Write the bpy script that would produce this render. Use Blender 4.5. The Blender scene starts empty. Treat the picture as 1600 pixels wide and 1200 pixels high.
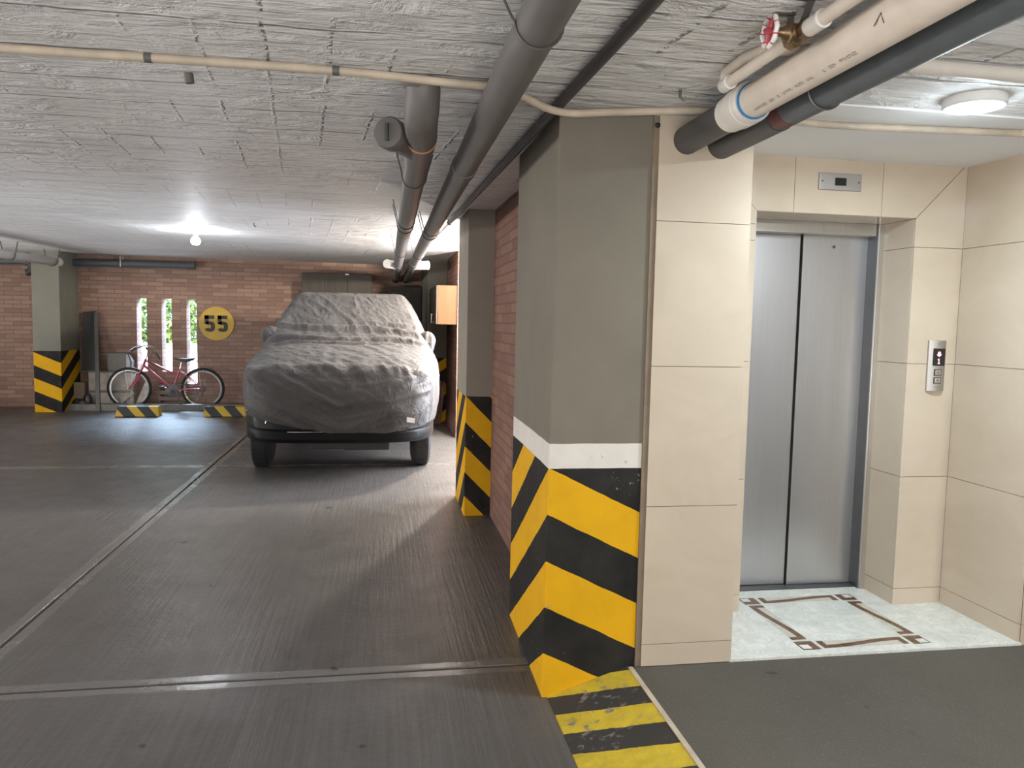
import bpy, bmesh, math, random
import numpy as np
from mathutils import Vector, Matrix, noise
random.seed(7)
PI = math.pi
SC = bpy.context.scene
COL = SC.collection

# ------------------------------------------------------------------ camera
cam_d = bpy.data.cameras.new('camera')
cam_d.sensor_fit = 'HORIZONTAL'
cam_d.sensor_width = 36.0
cam_d.lens = 1195.7067 / 1600 * 36.0
cam_d.clip_start = 0.05
cam = bpy.data.objects.new('camera', cam_d)
COL.objects.link(cam)
def cam_matrix(pitch, yaw, roll, loc):
    cy, sy, cp, sp, cr, sr = (math.cos(yaw), math.sin(yaw), math.cos(pitch), math.sin(pitch), math.cos(roll), math.sin(roll))
    Rz = Matrix(((cy, -sy, 0), (sy, cy, 0), (0, 0, 1)))
    B = Matrix(((1, 0, 0), (0, 0, -1), (0, 1, 0)))
    Rx = Matrix(((1, 0, 0), (0, cp, -sp), (0, sp, cp)))
    Rr = Matrix(((cr, -sr, 0), (sr, cr, 0), (0, 0, 1)))
    m = Rr @ Rx @ B @ Rz
    r, d, f = m[0], m[1], m[2]
    return Matrix(((r[0], -d[0], -f[0], loc[0]), (r[1], -d[1], -f[1], loc[1]), (r[2], -d[2], -f[2], loc[2]), (0, 0, 0, 1)))
cam.matrix_world = cam_matrix(math.radians(4.57178), math.radians(9.71514), math.radians(1.20530), (0, 0, 1.5))
SC.camera = cam

# ------------------------------------------------------------------ view, world, sun, daylight, added fills
SC.view_settings.view_transform = 'Standard'
SC.view_settings.look = 'None'
SC.view_settings.gamma = 1.0
SC.view_settings.use_curve_mapping = False
SC.view_settings.exposure = 0.0
W = bpy.data.worlds.new('daylight')
SC.world = W
W.use_nodes = True
bg = W.node_tree.nodes['Background']
bg.inputs[0].default_value = (0.50, 0.72, 1.0, 1)
bg.inputs[1].default_value = 9.0
def lamp(name, kind, loc, energy, color, rot=(0, 0, 0), **kw):
    d = bpy.data.lights.new(name, kind)
    d.energy = energy
    d.color = color
    for k, v in kw.items():
        setattr(d, k, v)
    o = bpy.data.objects.new(name, d)
    COL.objects.link(o)
    o.location = loc
    o.rotation_euler = rot
    return o
lamp('sun', 'SUN', (0, 0, 20), 6.0, (1, 0.95, 0.85), (math.radians(38), math.radians(12), 0), angle=0.01)
# added fills at front, left and landing; daylight through the side bay and slits
R90 = math.radians(90)
lamp('fill_front', 'AREA', (0.7, -2.2, 0.75), 160, (1.0, 0.97, 0.94), (R90 + 1.10, 0, 0), shape='RECTANGLE', size=3.0, size_y=1.2)  # unseen fill inside the closed front wall, no opening there
lamp('fill_front_left', 'AREA', (-3.4, -2.6, 0.75), 130, (1.0, 0.975, 0.95), (R90 + 1.15, 0, -0.15), shape='RECTANGLE', size=3.0, size_y=1.2)  # second fill behind the camera, added for ceiling and middle pillar
lamp('daylight_side', 'AREA', (3.4, 8.0, 1.55), 520, (0.97, 0.97, 1.0), (0, R90 - 0.40, 0), shape='RECTANGLE', size=1.3, size_y=2.4)
lamp('fill_left', 'AREA', (-8.7, 8.6, 0.75), 230, (1.0, 0.99, 0.97), (0, -R90 - 0.60, -0.45), shape='RECTANGLE', size=1.2, size_y=6.0)  # added fill just inside the closed left wall
lamp('fill_left_near', 'AREA', (-8.7, 3.0, 0.75), 560, (1.0, 0.99, 0.97), (0, -R90 - 0.85, 0), shape='RECTANGLE', size=1.2, size_y=5.0)  # upward fill added to brighten the ceiling, no opening on this side
lamp('fill_landing', 'AREA', (3.0, 0.3, 2.27), 40, (1.0, 0.98, 0.94), (0, 0, 0), shape='DISK', size=0.2)  # added fill for asphalt and elevator, no fixture there
lamp('daylight_slits', 'AREA', (-3.4, 17.6, 4.3), 4500, (0.55, 0.74, 1.0), (-math.radians(55), 0, 0), shape='RECTANGLE', size=3.0, size_y=1.6)

# ------------------------------------------------------------------ materials
class NT:
    def __init__(self, name):
        self.m = bpy.data.materials.new(name)
        self.m.use_nodes = True
        self.t = self.m.node_tree
        self.t.nodes.clear()
        self.out = self.t.nodes.new('ShaderNodeOutputMaterial')
        self.b = self.n('BsdfPrincipled')
        self.t.links.new(self.b.outputs[0], self.out.inputs[0])
        self._p = None
    def n(self, typ, **kw):
        nd = self.t.nodes.new('ShaderNode' + typ)
        for k, v in kw.items():
            setattr(nd, k, v)
        return nd
    def link(self, v, sock):
        if hasattr(v, 'is_output'):
            self.t.links.new(v, sock)
        elif v is not None:
            if isinstance(v, tuple) and len(v) == 3 and sock.type == 'RGBA':
                v = v + (1,)
            sock.default_value = v
    def set(self, **kw):
        nm = {'color': 'Base Color', 'rough': 'Roughness', 'metal': 'Metallic', 'normal': 'Normal', 'spec': 'Specular IOR Level',
              'emit': 'Emission Color', 'estr': 'Emission Strength', 'coat': 'Coat Weight', 'sheen': 'Sheen Weight', 'aniso': 'Anisotropic'}
        for k, v in kw.items():
            self.link(v, self.b.inputs[nm[k]])
        return self
    def pos(self):
        if self._p is None:
            self._p = self.n('TexCoord').outputs['Object']
        return self._p
    def xyz(self):
        s = self.n('SeparateXYZ')
        self.link(self.pos(), s.inputs[0])
        return s.outputs
    def math(self, op, a, b=None, c=None, clamp=False):
        nd = self.n('Math', operation=op)
        nd.use_clamp = clamp
        self.link(a, nd.inputs[0])
        if b is not None: self.link(b, nd.inputs[1])
        if c is not None: self.link(c, nd.inputs[2])
        return nd.outputs[0]
    def vec(self, scale=(1, 1, 1), rot=(0, 0, 0), src=None):
        nd = self.n('Mapping')
        self.link(src if src is not None else self.pos(), nd.inputs[0])
        nd.inputs['Rotation'].default_value = rot
        nd.inputs['Scale'].default_value = scale
        return nd.outputs[0]
    def noise(self, scale=5, detail=4, rough=0.55, vec=None, dist=0.0):
        nd = self.n('TexNoise')
        self.link(vec if vec is not None else self.pos(), nd.inputs['Vector'])
        nd.inputs['Scale'].default_value = scale
        nd.inputs['Detail'].default_value = detail
        nd.inputs['Roughness'].default_value = rough
        nd.inputs['Distortion'].default_value = dist
        return nd.outputs[0]
    def mix(self, f, a, b):
        nd = self.n('Mix', data_type='RGBA')
        self.link(f, nd.inputs[0])
        self.link(a, nd.inputs[6])
        self.link(b, nd.inputs[7])
        return nd.outputs[2]
    def ramp(self, f, lo, hi, a=0.0, b=1.0):
        nd = self.n('MapRange')
        nd.clamp = True
        self.link(f, nd.inputs[0])
        nd.inputs[1].default_value = lo
        nd.inputs[2].default_value = hi
        nd.inputs[3].default_value = a
        nd.inputs[4].default_value = b
        return nd.outputs[0]
    def bump(self, h, strength=0.3, dist=0.01, prev=None):
        nd = self.n('Bump')
        self.link(h, nd.inputs['Height'])
        nd.inputs['Strength'].default_value = strength
        nd.inputs['Distance'].default_value = dist
        if prev is not None: self.link(prev, nd.inputs['Normal'])
        return nd.outputs[0]

def simple(name, color, rough=0.5, metal=0.0, var=0.12, nscale=12, bump=0.0, bscale=60, spec=0.5, coat=0.0):
    k = NT(name)
    f = k.noise(nscale, 5)
    d = tuple(c * (1 - var) for c in color)
    l = tuple(min(1, c * (1 + var)) for c in color)
    k.set(color=k.mix(k.ramp(f, 0.3, 0.7), d, l), rough=k.ramp(f, 0.2, 0.8, max(0.02, rough - 0.06), min(1, rough + 0.06)), metal=metal, spec=spec, coat=coat)
    if bump:
        k.set(normal=k.bump(k.noise(bscale, 3), bump, 0.004))
    return k.m
def glow(name, color, strength):
    k = NT(name)
    k.set(color=(0.8, 0.8, 0.8), emit=color, estr=strength, rough=0.4)
    return k.m

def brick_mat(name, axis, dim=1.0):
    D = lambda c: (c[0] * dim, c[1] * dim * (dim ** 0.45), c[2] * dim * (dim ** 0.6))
    k = NT(name)
    s = k.xyz()
    cmb = k.n('CombineXYZ')
    wob = k.math('MULTIPLY', k.math('SUBTRACT', k.noise(6, 2), 0.5), 0.012)
    k.link(k.math('ADD', s['X' if axis == 'x' else 'Y'], wob), cmb.inputs[0])
    k.link(k.math('ADD', s['Z'], wob), cmb.inputs[1])
    b = k.n('TexBrick')
    b.offset = 0.5
    k.link(cmb.outputs[0], b.inputs['Vector'])
    b.inputs['Color1'].default_value = (0, 0, 0, 1)
    b.inputs['Color2'].default_value = (1, 1, 1, 1)
    b.inputs['Mortar'].default_value = (0.5, 0.5, 0.5, 1)
    for nm, v in (('Scale', 1.0), ('Mortar Size', 0.006), ('Mortar Smooth', 0.3), ('Bias', 0.0), ('Brick Width', 0.25), ('Row Height', 0.068)):
        b.inputs[nm].default_value = v
    big = k.noise(1.3, 3)
    fine = k.noise(40, 4)
    tone = k.mix(b.outputs['Color'], D((0.245, 0.145, 0.108)), D((0.44, 0.285, 0.215)))
    tone = k.mix(k.ramp(fine, 0.3, 0.75, 0, 0.5), tone, D((0.34, 0.215, 0.165)))
    tone = k.mix(k.ramp(big, 0.4, 0.7, 0, 0.35), tone, D((0.33, 0.22, 0.175)))
    col = k.mix(b.outputs['Fac'], tone, D((0.22, 0.155, 0.125)))
    h = k.math('ADD', k.math('MULTIPLY', b.outputs['Fac'], -1.0), k.math('MULTIPLY', fine, 0.35))
    k.set(color=col, rough=0.8, normal=k.bump(h, 0.6, 0.006))
    return k.m

def ceiling_mat(name, sm=False):
    k = NT(name)
    if sm:
        f = k.noise(3, 4)
        k.set(color=k.mix(f, (0.76, 0.76, 0.76), (0.82, 0.82, 0.82)), rough=0.7, normal=k.bump(k.noise(25, 3), 0.15, 0.004))
        return k.m
    s = k.xyz()
    streak = k.noise(1.0, 5, 0.6, k.vec((1.3, 17, 1)), 0.5)
    lump = k.noise(7, 6, 0.65, k.vec((0.7, 1.5, 1)), 0.8)
    blot = k.noise(2.2, 3)
    # board seams along X, formwork seams along Y with beads of paint
    wy = k.math('ADD', s['Y'], k.math('MULTIPLY', k.noise(1.5, 3, 0.6), 0.10))
    fy = k.math('ABSOLUTE', k.math('SUBTRACT', k.math('FRACT', k.math('DIVIDE', wy, 0.31)), 0.5))
    seam_x = k.math('MULTIPLY', k.ramp(fy, 0.0, 0.035, 1.0, 0.0), k.ramp(k.noise(3.0, 3, 0.6, k.vec((1, 3, 1))), 0.42, 0.60))
    wx = k.math('ADD', k.math('ADD', s['X'], k.math('MULTIPLY', s['Y'], 0.10)), k.math('MULTIPLY', k.noise(5, 2), 0.025))
    fx = k.math('ABSOLUTE', k.math('SUBTRACT', k.math('FRACT', k.math('DIVIDE', wx, 0.19)), 0.5))
    beads = k.ramp(k.noise(38, 2, 0.5), 0.45, 0.62)
    seam_y = k.math('MULTIPLY', k.math('MULTIPLY', k.ramp(fx, 0.0, 0.05, 1.0, 0.0), beads), k.ramp(k.noise(1.3, 2), 0.50, 0.62))
    seams = k.math('ADD', seam_x, seam_y)
    h = k.math('ADD', k.math('MULTIPLY', streak, 0.8), k.math('MULTIPLY', k.ramp(lump, 0.35, 0.8), k.ramp(blot, 0.35, 0.7, 0.15, 1.0)))
    h = k.math('ADD', h, k.math('MULTIPLY', seams, 0.9))
    nrm = k.bump(h, 1.0, 0.045)
    c = k.mix(k.ramp(k.noise(1.1, 4), 0.3, 0.7), (0.76, 0.745, 0.735), (0.87, 0.86, 0.85))
    c = k.mix(k.ramp(streak, 0.25, 0.45, 0.25, 0.0), c, (0.33, 0.31, 0.30))
    c = k.mix(k.math('MULTIPLY', k.ramp(k.noise(46, 2, 0.5), 0.30, 0.24), k.ramp(blot, 0.5, 0.6)), c, (0.12, 0.11, 0.10))
    k.set(color=c, rough=0.55, normal=nrm, spec=0.4)
    return k.m

def floor_mat(name):
    k = NT(name)
    s = k.xyz()
    n1 = k.noise(0.8, 5, 0.6)
    n2 = k.noise(4, 5, 0.6)
    sc = k.noise(1, 4, 0.6, k.vec((45, 1.6, 1), (0, 0, math.radians(-14))))
    dx = k.math('ABSOLUTE', k.math('ADD', s['X'], 1.68))
    dy = k.math('MINIMUM', k.math('ABSOLUTE', k.math('SUBTRACT', s['Y'], 3.204)), k.math('ABSOLUTE', k.math('SUBTRACT', s['Y'], 8.006)))
    edge = k.math('ADD', k.math('MINIMUM', dx, dy), k.math('MULTIPLY', k.math('SUBTRACT', n2, 0.5), 0.035))
    band = k.ramp(edge, 0.060, 0.070, 1.0, 0.0)
    c = k.mix(k.ramp(n1, 0.3, 0.7), (0.078, 0.073, 0.069), (0.120, 0.113, 0.108))
    c = k.mix(k.ramp(sc, 0.35, 0.65, 0, 0.5), c, (0.145, 0.139, 0.134))
    c = k.mix(k.ramp(n2, 0.62, 0.8, 0, 0.5), c, (0.07, 0.062, 0.056))
    c = k.mix(k.math('MULTIPLY', band, 0.6), c, (0.185, 0.178, 0.172))  # lighter tint paints the window reflection into the joint bands
    spots = k.ramp(k.noise(9, 1, 0.4), 0.24, 0.21)
    c = k.mix(spots, c, (0.03, 0.026, 0.024))
    r = k.ramp(n2, 0.3, 0.7, 0.30, 0.47)
    r = k.math('SUBTRACT', r, k.math('MULTIPLY', band, 0.15))
    h = k.math('ADD', k.math('MULTIPLY', sc, k.math('SUBTRACT', 1.0, band)), k.math('MULTIPLY', k.noise(30, 4), 0.6))
    k.set(color=c, rough=r, normal=k.bump(h, 0.5, 0.007), spec=k.ramp(band, 0, 1, 0.27, 0.5))
    return k.m

def chevron_mat(name, lin, period, y0, frac, ztop, band=None, upper=(0.20, 0.178, 0.142), yellow=(0.78, 0.42, 0.012)):
    """yellow and black oblique bands below ztop, plain paint above; lin = (ax, x0, ay, y0)"""
    k = NT(name)
    s = k.xyz()
    ax, x0, ay, yy0 = lin
    wob = k.math('MULTIPLY', k.math('SUBTRACT', k.noise(9, 3), 0.5), 0.012)
    v = k.math('ADD', s['Z'], k.math('MULTIPLY', k.math('SUBTRACT', s['X'], x0), ax))
    v = k.math('ADD', v, k.math('MULTIPLY', k.math('SUBTRACT', s['Y'], yy0), ay))
    v = k.math('ADD', v, wob)
    fr = k.math('FRACT', k.math('ADD', k.math('DIVIDE', k.math('SUBTRACT', v, y0), period), 20.0))
    isy = k.math('LESS_THAN', fr, frac)
    n = k.noise(7, 5, 0.6)
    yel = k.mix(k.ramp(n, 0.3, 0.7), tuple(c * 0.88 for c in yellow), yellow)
    blk = k.mix(k.ramp(n, 0.3, 0.7), (0.016, 0.015, 0.014), (0.032, 0.030, 0.028))
    c = k.mix(isy, blk, yel)
    up = k.mix(k.ramp(k.noise(2.5, 5, 0.6), 0.3, 0.7), tuple(c_ * 0.90 for c_ in upper), tuple(c_ * 1.08 for c_ in upper))
    zz = k.math('ADD', s['Z'], k.math('MULTIPLY', wob, 0.5))
    if band:
        wh = k.mix(k.ramp(n, 0.3, 0.7), (0.66, 0.62, 0.56), (0.74, 0.70, 0.65))
        c = k.mix(k.math('GREATER_THAN', zz, band), c, wh)
    c = k.mix(k.math('GREATER_THAN', zz, ztop), c, up)
    worn = k.math('MULTIPLY', k.ramp(k.noise(55, 3), 0.66, 0.72), k.ramp(k.noise(4, 3), 0.50, 0.62))
    c = k.mix(k.math('MULTIPLY', worn, k.math('LESS_THAN', s['Z'], ztop)), c, (0.30, 0.26, 0.20))
    k.set(color=c, rough=0.6, spec=0.12, normal=k.bump(k.noise(14, 5), 0.25, 0.006))
    return k.m

def ramp_mat(name):
    k = NT(name)
    s = k.xyz()
    n = k.noise(14, 5, 0.65)
    v = k.math('ADD', s['Y'], k.math('MULTIPLY', k.math('SUBTRACT', s['X'], 0.668), 0.47))
    v = k.math('ADD', v, k.math('MULTIPLY', k.math('SUBTRACT', n, 0.5), 0.02))
    fr = k.math('FRACT', k.math('ADD', k.math('DIVIDE', k.math('SUBTRACT', v, 2.618), 0.272), 40.0))
    isy = k.math('LESS_THAN', fr, 0.5)
    c = k.mix(isy, (0.030, 0.028, 0.026), k.mix(k.ramp(n, 0.3, 0.7), (0.42, 0.30, 0.02), (0.62, 0.46, 0.03)))
    worn = k.math('MULTIPLY', k.ramp(k.noise(30, 4), 0.56, 0.64), k.ramp(k.noise(5, 3), 0.46, 0.60))
    c = k.mix(worn, c, (0.19, 0.175, 0.16))
    k.set(color=c, rough=0.7, normal=k.bump(k.noise(60, 4), 0.5, 0.006))
    return k.m

def asphalt_mat(name):
    k = NT(name)
    n = k.noise(1.4, 4)
    g = k.noise(170, 2)
    c = k.mix(k.ramp(n, 0.3, 0.7), (0.070, 0.061, 0.048), (0.098, 0.086, 0.069))
    c = k.mix(k.ramp(g, 0.60, 0.72, 0, 0.55), c, (0.20, 0.19, 0.17))
    c = k.mix(k.ramp(k.noise(7, 1, 0.4), 0.25, 0.22), c, (0.03, 0.028, 0.026))
    k.set(color=c, rough=0.75, normal=k.bump(g, 0.7, 0.004))
    return k.m

def tile_mat(name):
    k = NT(name)
    n = k.noise(1.7, 6, 0.62, k.vec((1, 1, 1.6)), 1.2)
    c = k.mix(k.ramp(n, 0.3, 0.7), (0.52, 0.435, 0.335), (0.59, 0.50, 0.395))
    v = k.noise(4, 8, 0.7, None, 2.0)
    c = k.mix(k.ramp(k.math('ABSOLUTE', k.math('SUBTRACT', v, 0.5)), 0.0, 0.012, 0.07, 0.0), c, (0.70, 0.62, 0.52))
    k.set(color=c, rough=k.ramp(n, 0.2, 0.8, 0.10, 0.17), spec=0.5)
    return k.m

def marble_mat(name):
    k = NT(name)
    n = k.noise(5, 8, 0.68, None, 1.6)
    c = k.mix(k.ramp(n, 0.35, 0.65), (0.62, 0.64, 0.60), (0.80, 0.80, 0.76))
    v = k.noise(7, 9, 0.72, None, 2.6)
    c = k.mix(k.ramp(k.math('ABSOLUTE', k.math('SUBTRACT', v, 0.5)), 0.0, 0.025, 0.55, 0.0), c, (0.42, 0.43, 0.41))
    k.set(color=c, rough=0.14)
    return k.m

def steel_mat(name, col=(0.60, 0.60, 0.61), rough=0.33):
    k = NT(name)
    n = k.noise(1, 4, 0.6, k.vec((160, 160, 1.2)))
    c = k.mix(k.ramp(n, 0.3, 0.7), tuple(x * 0.93 for x in col), col)
    k.set(color=c, metal=0.9, rough=k.ramp(n, 0.2, 0.8, rough - 0.05, rough + 0.06))
    return k.m

def fabric_mat(name):
    k = NT(name)
    n = k.noise(4, 4)
    c = k.mix(k.ramp(n, 0.3, 0.7), (0.051, 0.0485, 0.0475), (0.067, 0.064, 0.063))
    cr = k.noise(9, 3, 0.55, None, 0.9)
    h = k.math('ABSOLUTE', k.math('SUBTRACT', cr, 0.5))
    k.set(color=c, rough=0.55, spec=0.22, normal=k.bump(h, 0.6, 0.03), sheen=0.05)
    return k.m

def stripes_mat(name):
    k = NT(name)
    s = k.xyz()
    v = k.math('ADD', s['X'], k.math('MULTIPLY', s['Z'], 0.9))
    fr = k.math('FRACT', k.math('ADD', k.math('DIVIDE', v, 0.30), 20.05))
    c = k.mix(k.math('LESS_THAN', fr, 0.45), (0.025, 0.027, 0.030), (0.55, 0.36, 0.03))
    k.set(color=c, rough=0.6)
    return k.m

def wood_mat(name, a, b, axis=(1, 1, 0.12)):
    k = NT(name)
    n = k.noise(9, 5, 0.6, k.vec(axis), 1.2)
    k.set(color=k.mix(k.ramp(n, 0.3, 0.7), a, b), rough=0.55, spec=0.2)
    return k.m

M = {}
M['floor'] = floor_mat('brushed_concrete')
M['groove'] = simple('groove_dirt', (0.03, 0.027, 0.025), 0.9)
M['asphalt'] = asphalt_mat('asphalt')
M['ramp'] = ramp_mat('painted_ramp')
M['ceiling'] = ceiling_mat('painted_board_formed_concrete')
M['plaster'] = ceiling_mat('smooth_plaster', True)
M['brick_x'] = brick_mat('brick_back', 'x')
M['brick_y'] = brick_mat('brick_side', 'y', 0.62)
M['pil1'] = chevron_mat('pillar_paint_near', (0.49, 0.657, 0.63, 2.903), 0.376, 0.743, 0.5, 1.03, 0.931)
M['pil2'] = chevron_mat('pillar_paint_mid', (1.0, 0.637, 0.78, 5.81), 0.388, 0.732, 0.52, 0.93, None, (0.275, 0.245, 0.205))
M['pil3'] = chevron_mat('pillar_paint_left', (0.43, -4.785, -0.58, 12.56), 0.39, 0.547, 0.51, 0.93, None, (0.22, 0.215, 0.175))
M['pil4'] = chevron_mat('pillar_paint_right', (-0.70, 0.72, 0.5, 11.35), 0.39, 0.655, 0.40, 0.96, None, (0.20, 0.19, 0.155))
M['kerb'] = simple('kerb_concrete', (0.20, 0.195, 0.185), 0.7, var=0.2)
M['tile'] = tile_mat('cream_tile')
M['grout'] = simple('grout', (0.22, 0.17, 0.12), 0.9)
M['marble'] = marble_mat('white_marble')
M['mos_brown'] = simple('brown_marble', (0.14, 0.075, 0.045), 0.2, var=0.45, nscale=30)
M['mos_beige'] = simple('beige_marble', (0.56, 0.54, 0.46), 0.2, var=0.1, nscale=30)
M['mos_line'] = simple('dark_marble_line', (0.09, 0.06, 0.04), 0.3)
M['mos_white'] = simple('white_inlay', (0.72, 0.71, 0.67), 0.2)
M['steel'] = steel_mat('brushed_steel')
M['steel_frame'] = steel_mat('steel_frame', (0.66, 0.64, 0.60), 0.30)
M['steel_panel'] = steel_mat('satin_panel', (0.50, 0.475, 0.45), 0.5)
M['dark_steel'] = simple('dark_steel', (0.10, 0.10, 0.105), 0.4, 0.6)
M['black'] = simple('black_plastic', (0.012, 0.012, 0.013), 0.35)
M['black_gap'] = simple('black_gap', (0.004, 0.004, 0.004), 0.9)
M['red_led'] = glow('red_led', (1.0, 0.035, 0.10), 1.7)
M['pipe_gray'] = simple('painted_grey_pipe', (0.125, 0.115, 0.108), 0.5, var=0.15, nscale=6)
M['pipe_light'] = simple('light_grey_pipe', (0.36, 0.345, 0.32), 0.5, var=0.1)
M['pipe_dark'] = simple('dark_pipe', (0.052, 0.050, 0.050), 0.5, var=0.2)
M['pipe_slate'] = simple('slate_pipe', (0.085, 0.097, 0.108), 0.5, var=0.12)
M['pvc'] = simple('beige_pvc', (0.70, 0.61, 0.52), 0.4, var=0.10, nscale=8)
M['pvc_white'] = simple('white_pvc', (0.70, 0.66, 0.60), 0.4, var=0.06)
M['conduit'] = simple('cream_conduit', (0.52, 0.44, 0.34), 0.5, var=0.18, nscale=9)
M['glue_blue'] = simple('blue_cement', (0.03, 0.22, 0.48), 0.4)
M['glue_orange'] = simple('orange_cement', (0.45, 0.20, 0.09), 0.5)
M['glue_red'] = simple('dark_red_cement', (0.11, 0.022, 0.028), 0.5)
M['print'] = simple('black_print', (0.03, 0.03, 0.03), 0.6)
M['wire'] = simple('galvanised_wire', (0.13, 0.12, 0.115), 0.45, 0.5)
M['brass'] = simple('aged_brass', (0.20, 0.13, 0.07), 0.4, 0.8, var=0.35, nscale=25)
M['red_paint'] = simple('red_wheel_paint', (0.50, 0.05, 0.07), 0.4)
M['white_paint'] = simple('white_wheel_paint', (0.75, 0.72, 0.70), 0.4)
M['lamp_glow'] = glow('lamp_glow', (0.93, 0.98, 1.0), 14)
M['bulb_glow'] = glow('bulb_glow', (0.86, 0.93, 1.0), 60)
M['white_plastic'] = simple('white_plastic', (0.80, 0.80, 0.78), 0.35, var=0.03)
M['fabric'] = fabric_mat('car_cover_fabric')
M['white_tag'] = simple('white_tag', (0.80, 0.80, 0.80), 0.6)
M['car_paint'] = simple('dark_car_paint', (0.016, 0.017, 0.018), 0.18, 0.2, coat=0.6)
M['car_plastic'] = simple('black_bumper_plastic', (0.007, 0.007, 0.0075), 0.5, spec=0.14)
M['chrome'] = simple('chrome', (0.75, 0.75, 0.75), 0.12, 1.0, var=0.02)
M['glass_lens'] = simple('headlight_lens', (0.45, 0.47, 0.5), 0.06, 0.6)
M['rubber'] = simple('tyre_rubber', (0.018, 0.018, 0.018), 0.75, bump=0.3)
M['alloy'] = simple('alloy_rim', (0.32, 0.33, 0.34), 0.3, 0.8)
M['under'] = simple('underbody', (0.03, 0.03, 0.03), 0.8)
M['bike_red'] = simple('bike_red_paint', (0.42, 0.055, 0.085), 0.3, coat=0.4)
M['bike_grey'] = simple('bike_grip_grey', (0.09, 0.095, 0.09), 0.6)
M['sign_yellow'] = simple('sign_yellow', (0.62, 0.41, 0.075), 0.6, var=0.08, nscale=7)
M['sign_black'] = simple('sign_black', (0.045, 0.048, 0.036), 0.6)
M['stopper'] = stripes_mat('stopper_stripes')
M['cab_grey'] = wood_mat('grey_cabinet', (0.085, 0.075, 0.062), (0.115, 0.102, 0.086))
M['cab_dark'] = wood_mat('dark_cabinet', (0.055, 0.048, 0.040), (0.075, 0.066, 0.055))
M['cab_wood'] = wood_mat('pale_wood_laminate', (0.088, 0.041, 0.0155), (0.104, 0.050, 0.020))
M['cab_door'] = wood_mat('brown_cabinet_door', (0.075, 0.06, 0.045), (0.10, 0.08, 0.06))
M['plank'] = wood_mat('reddish_plank', (0.14, 0.075, 0.055), (0.26, 0.15, 0.11))
M['board_dark'] = simple('dark_board', (0.055, 0.057, 0.052), 0.6)
M['pole'] = simple('grey_pole', (0.11, 0.105, 0.095), 0.5)
M['case'] = simple('grey_case', (0.17, 0.165, 0.15), 0.55)
M['case_clear'] = simple('case_end', (0.40, 0.43, 0.46), 0.25)
M['panel_white'] = simple('dirty_white_panel', (0.46, 0.42, 0.36), 0.6, var=0.2)
M['card'] = simple('cardboard', (0.30, 0.22, 0.15), 0.8)
M['bag'] = simple('black_bag', (0.02, 0.02, 0.02), 0.3)
M['crate'] = simple('crate_brown', (0.20, 0.145, 0.115), 0.6)
M['garden_wall'] = simple('garden_wall', (0.80, 0.78, 0.74), 0.8)
M['ground'] = simple('outside_ground', (0.50, 0.48, 0.44), 0.9)
def leaf_mat():
    k = NT('leaf_green')
    n = k.noise(3, 3)
    k.set(color=k.mix(k.ramp(n, 0.35, 0.65), (0.055, 0.10, 0.016), (0.24, 0.29, 0.07)), rough=0.5)
    return k.m
M['leaf'] = leaf_mat()

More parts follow.
